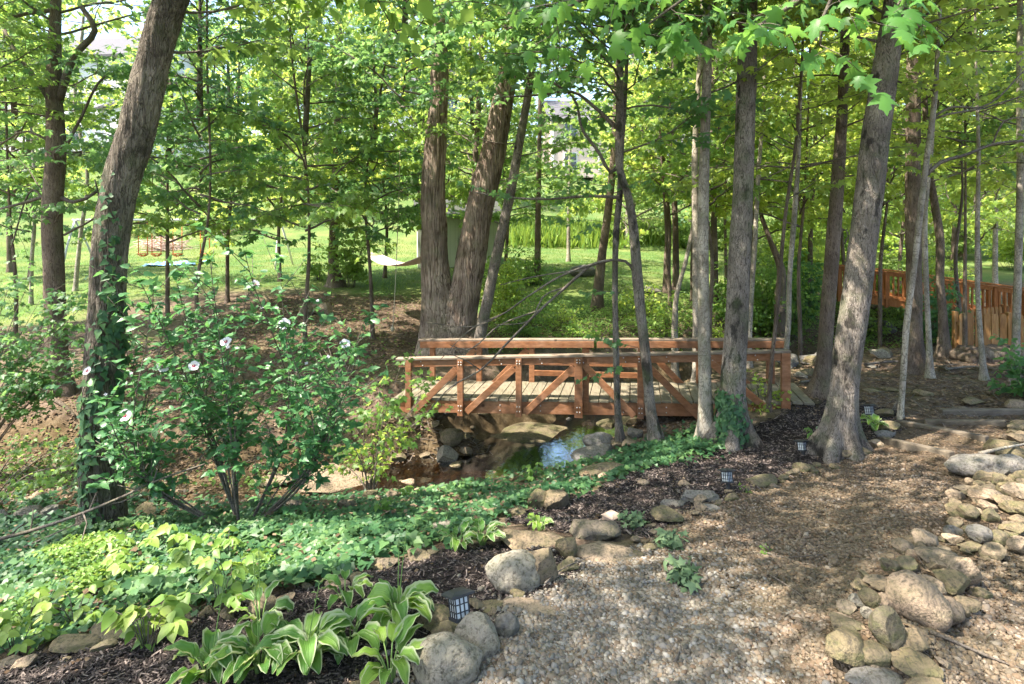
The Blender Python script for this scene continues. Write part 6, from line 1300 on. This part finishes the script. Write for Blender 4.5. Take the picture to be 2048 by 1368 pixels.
M_HSTEM = plain('hosta_stem', (.16, .26, .07), .5)
hosta(520, 1350, 16, .17, 'front-left hosta with white-edged leaves at the bottom', 1, 1); hosta(610, 1345, 18, .18, 'large white-edged hosta at the bottom centre of the bed', 2, 1)
hosta(700, 1300, 9, .16, 'hosta between the two tall-stalked ones', 3); hosta(795, 1255, 18, .155, 'bright variegated hosta left of the lantern', 4, 2, hue=.25); hosta(780, 1366, 9, .16, 'plain lime hosta at the bottom edge beside the boulder', 5, 0, hue=.5)
hosta(420, 1368, 11, .16, 'hosta at the lower left bottom edge', 6, 1); hosta(690, 1205, 7, .12, 'small hosta in the mulch above the others', 7, 0, hue=.3)
hosta(965, 1092, 14, .125, 'small variegated hosta behind the long brown boulder', 8); hosta(915, 1100, 8, .11, 'small hosta at the left of the pair by the ivy', 9); hosta(1080, 1062, 8, .09, 'pale tiny hosta under the wedged stone', 10, hue=.3)
hosta(1748, 862, 11, .13, 'lime hosta plant beside the leaning maple roots', 11, hue=.6, wf=.5); hosta(1630, 880, 5, .10, 'small hosta sprout left of the leaning maple', 12); hosta(520, 1255, 6, .13, 'hosta shoots beside the tan wedge stone', 13, 1)
# fallen branches
def stick(pts, w_, lb, lift=.03, d=None, mat=B_TWIG, subs=0, seed=0):
    rg = np.random.default_rng(seed + 5); P = np.array([hit(*q) + [0, 0, lift] if d is None else W(*q, d) for q in pts]); c = P[0].copy(); Q = smooth_path(P, .06); r_ = w_ * c[1] / F / 2; m = MB(); v, f = tube(Q - c, np.linspace(r_, r_ * .4, len(Q)), 8); m.add(v, f)
    for _ in range(subs):
        k = rg.integers(2, len(Q) - 1); q = Q[k] - c; e_ = q + rg.normal(0, .22, 3) * [1, 1, .3] + [0, 0, .05]; v, f = tube(np.array([q, (q + e_) / 2 + rg.normal(0, .02, 3), e_]), [r_ * .5, r_ * .35, r_ * .2], 5); m.add(v, f)
    o = m.build('fallen_branch', mat); o.location = tuple(c); return tag(o, lb, 'branch')
stick([(-60,1092),(60,1062),(150,1032),(230,1000),(330,955),(410,928)], 8, 'long bare branch slanting across the foot of the oak', d=5.45, subs=7, seed=1)
stick([(40,1098),(130,1058),(180,1036)], 4, 'thin bare stick below the long branch at left', d=5.3, seed=2)
stick([(1348,1335),(1362,1300),(1358,1272)], 7, 'short curved stick on the near gravel', .01, seed=3); stick([(1520,1105),(1565,1118),(1650,1112)], 3, 'thin straight stick on the middle of the path', .01, seed=4)
stick([(1860,1272),(1920,1300),(1990,1330),(2070,1358)], 8, 'slender branch lying right of the stone heap', .02, seed=5); stick([(1540,1155),(1580,1178),(1610,1200)], 3, 'thin twig pointing at the stone heap', .01, seed=6)
stick([(40,785),(90,795),(130,815),(150,835)], 14, 'gnarled exposed root below the brown-barked tree', .01, seed=7, mat=B_BRN); stick([(1600,770),(1640,765),(1700,770)], 5, 'bare branch on the ground behind the bridge end', .04, subs=4, seed=8)
stick([(1730,735),(1800,730),(1870,738),(1900,750)], 6, 'bare grey branch behind the moss-footed maple', .06, subs=6, seed=9); stick([(1960,940),(2000,930),(2060,918)], 8, 'pale straight branch resting on the far stone pile', .16, seed=10, mat=B_PALE)
stick([(1890,745),(1950,740),(2030,760)], 5, 'twiggy fallen branch before the picket fence', .06, subs=8, seed=11); stick([(1090,1185),(1130,1150),(1180,1128)], 4, 'thin stick leaning over the boulders by the gravel', .05, seed=12)
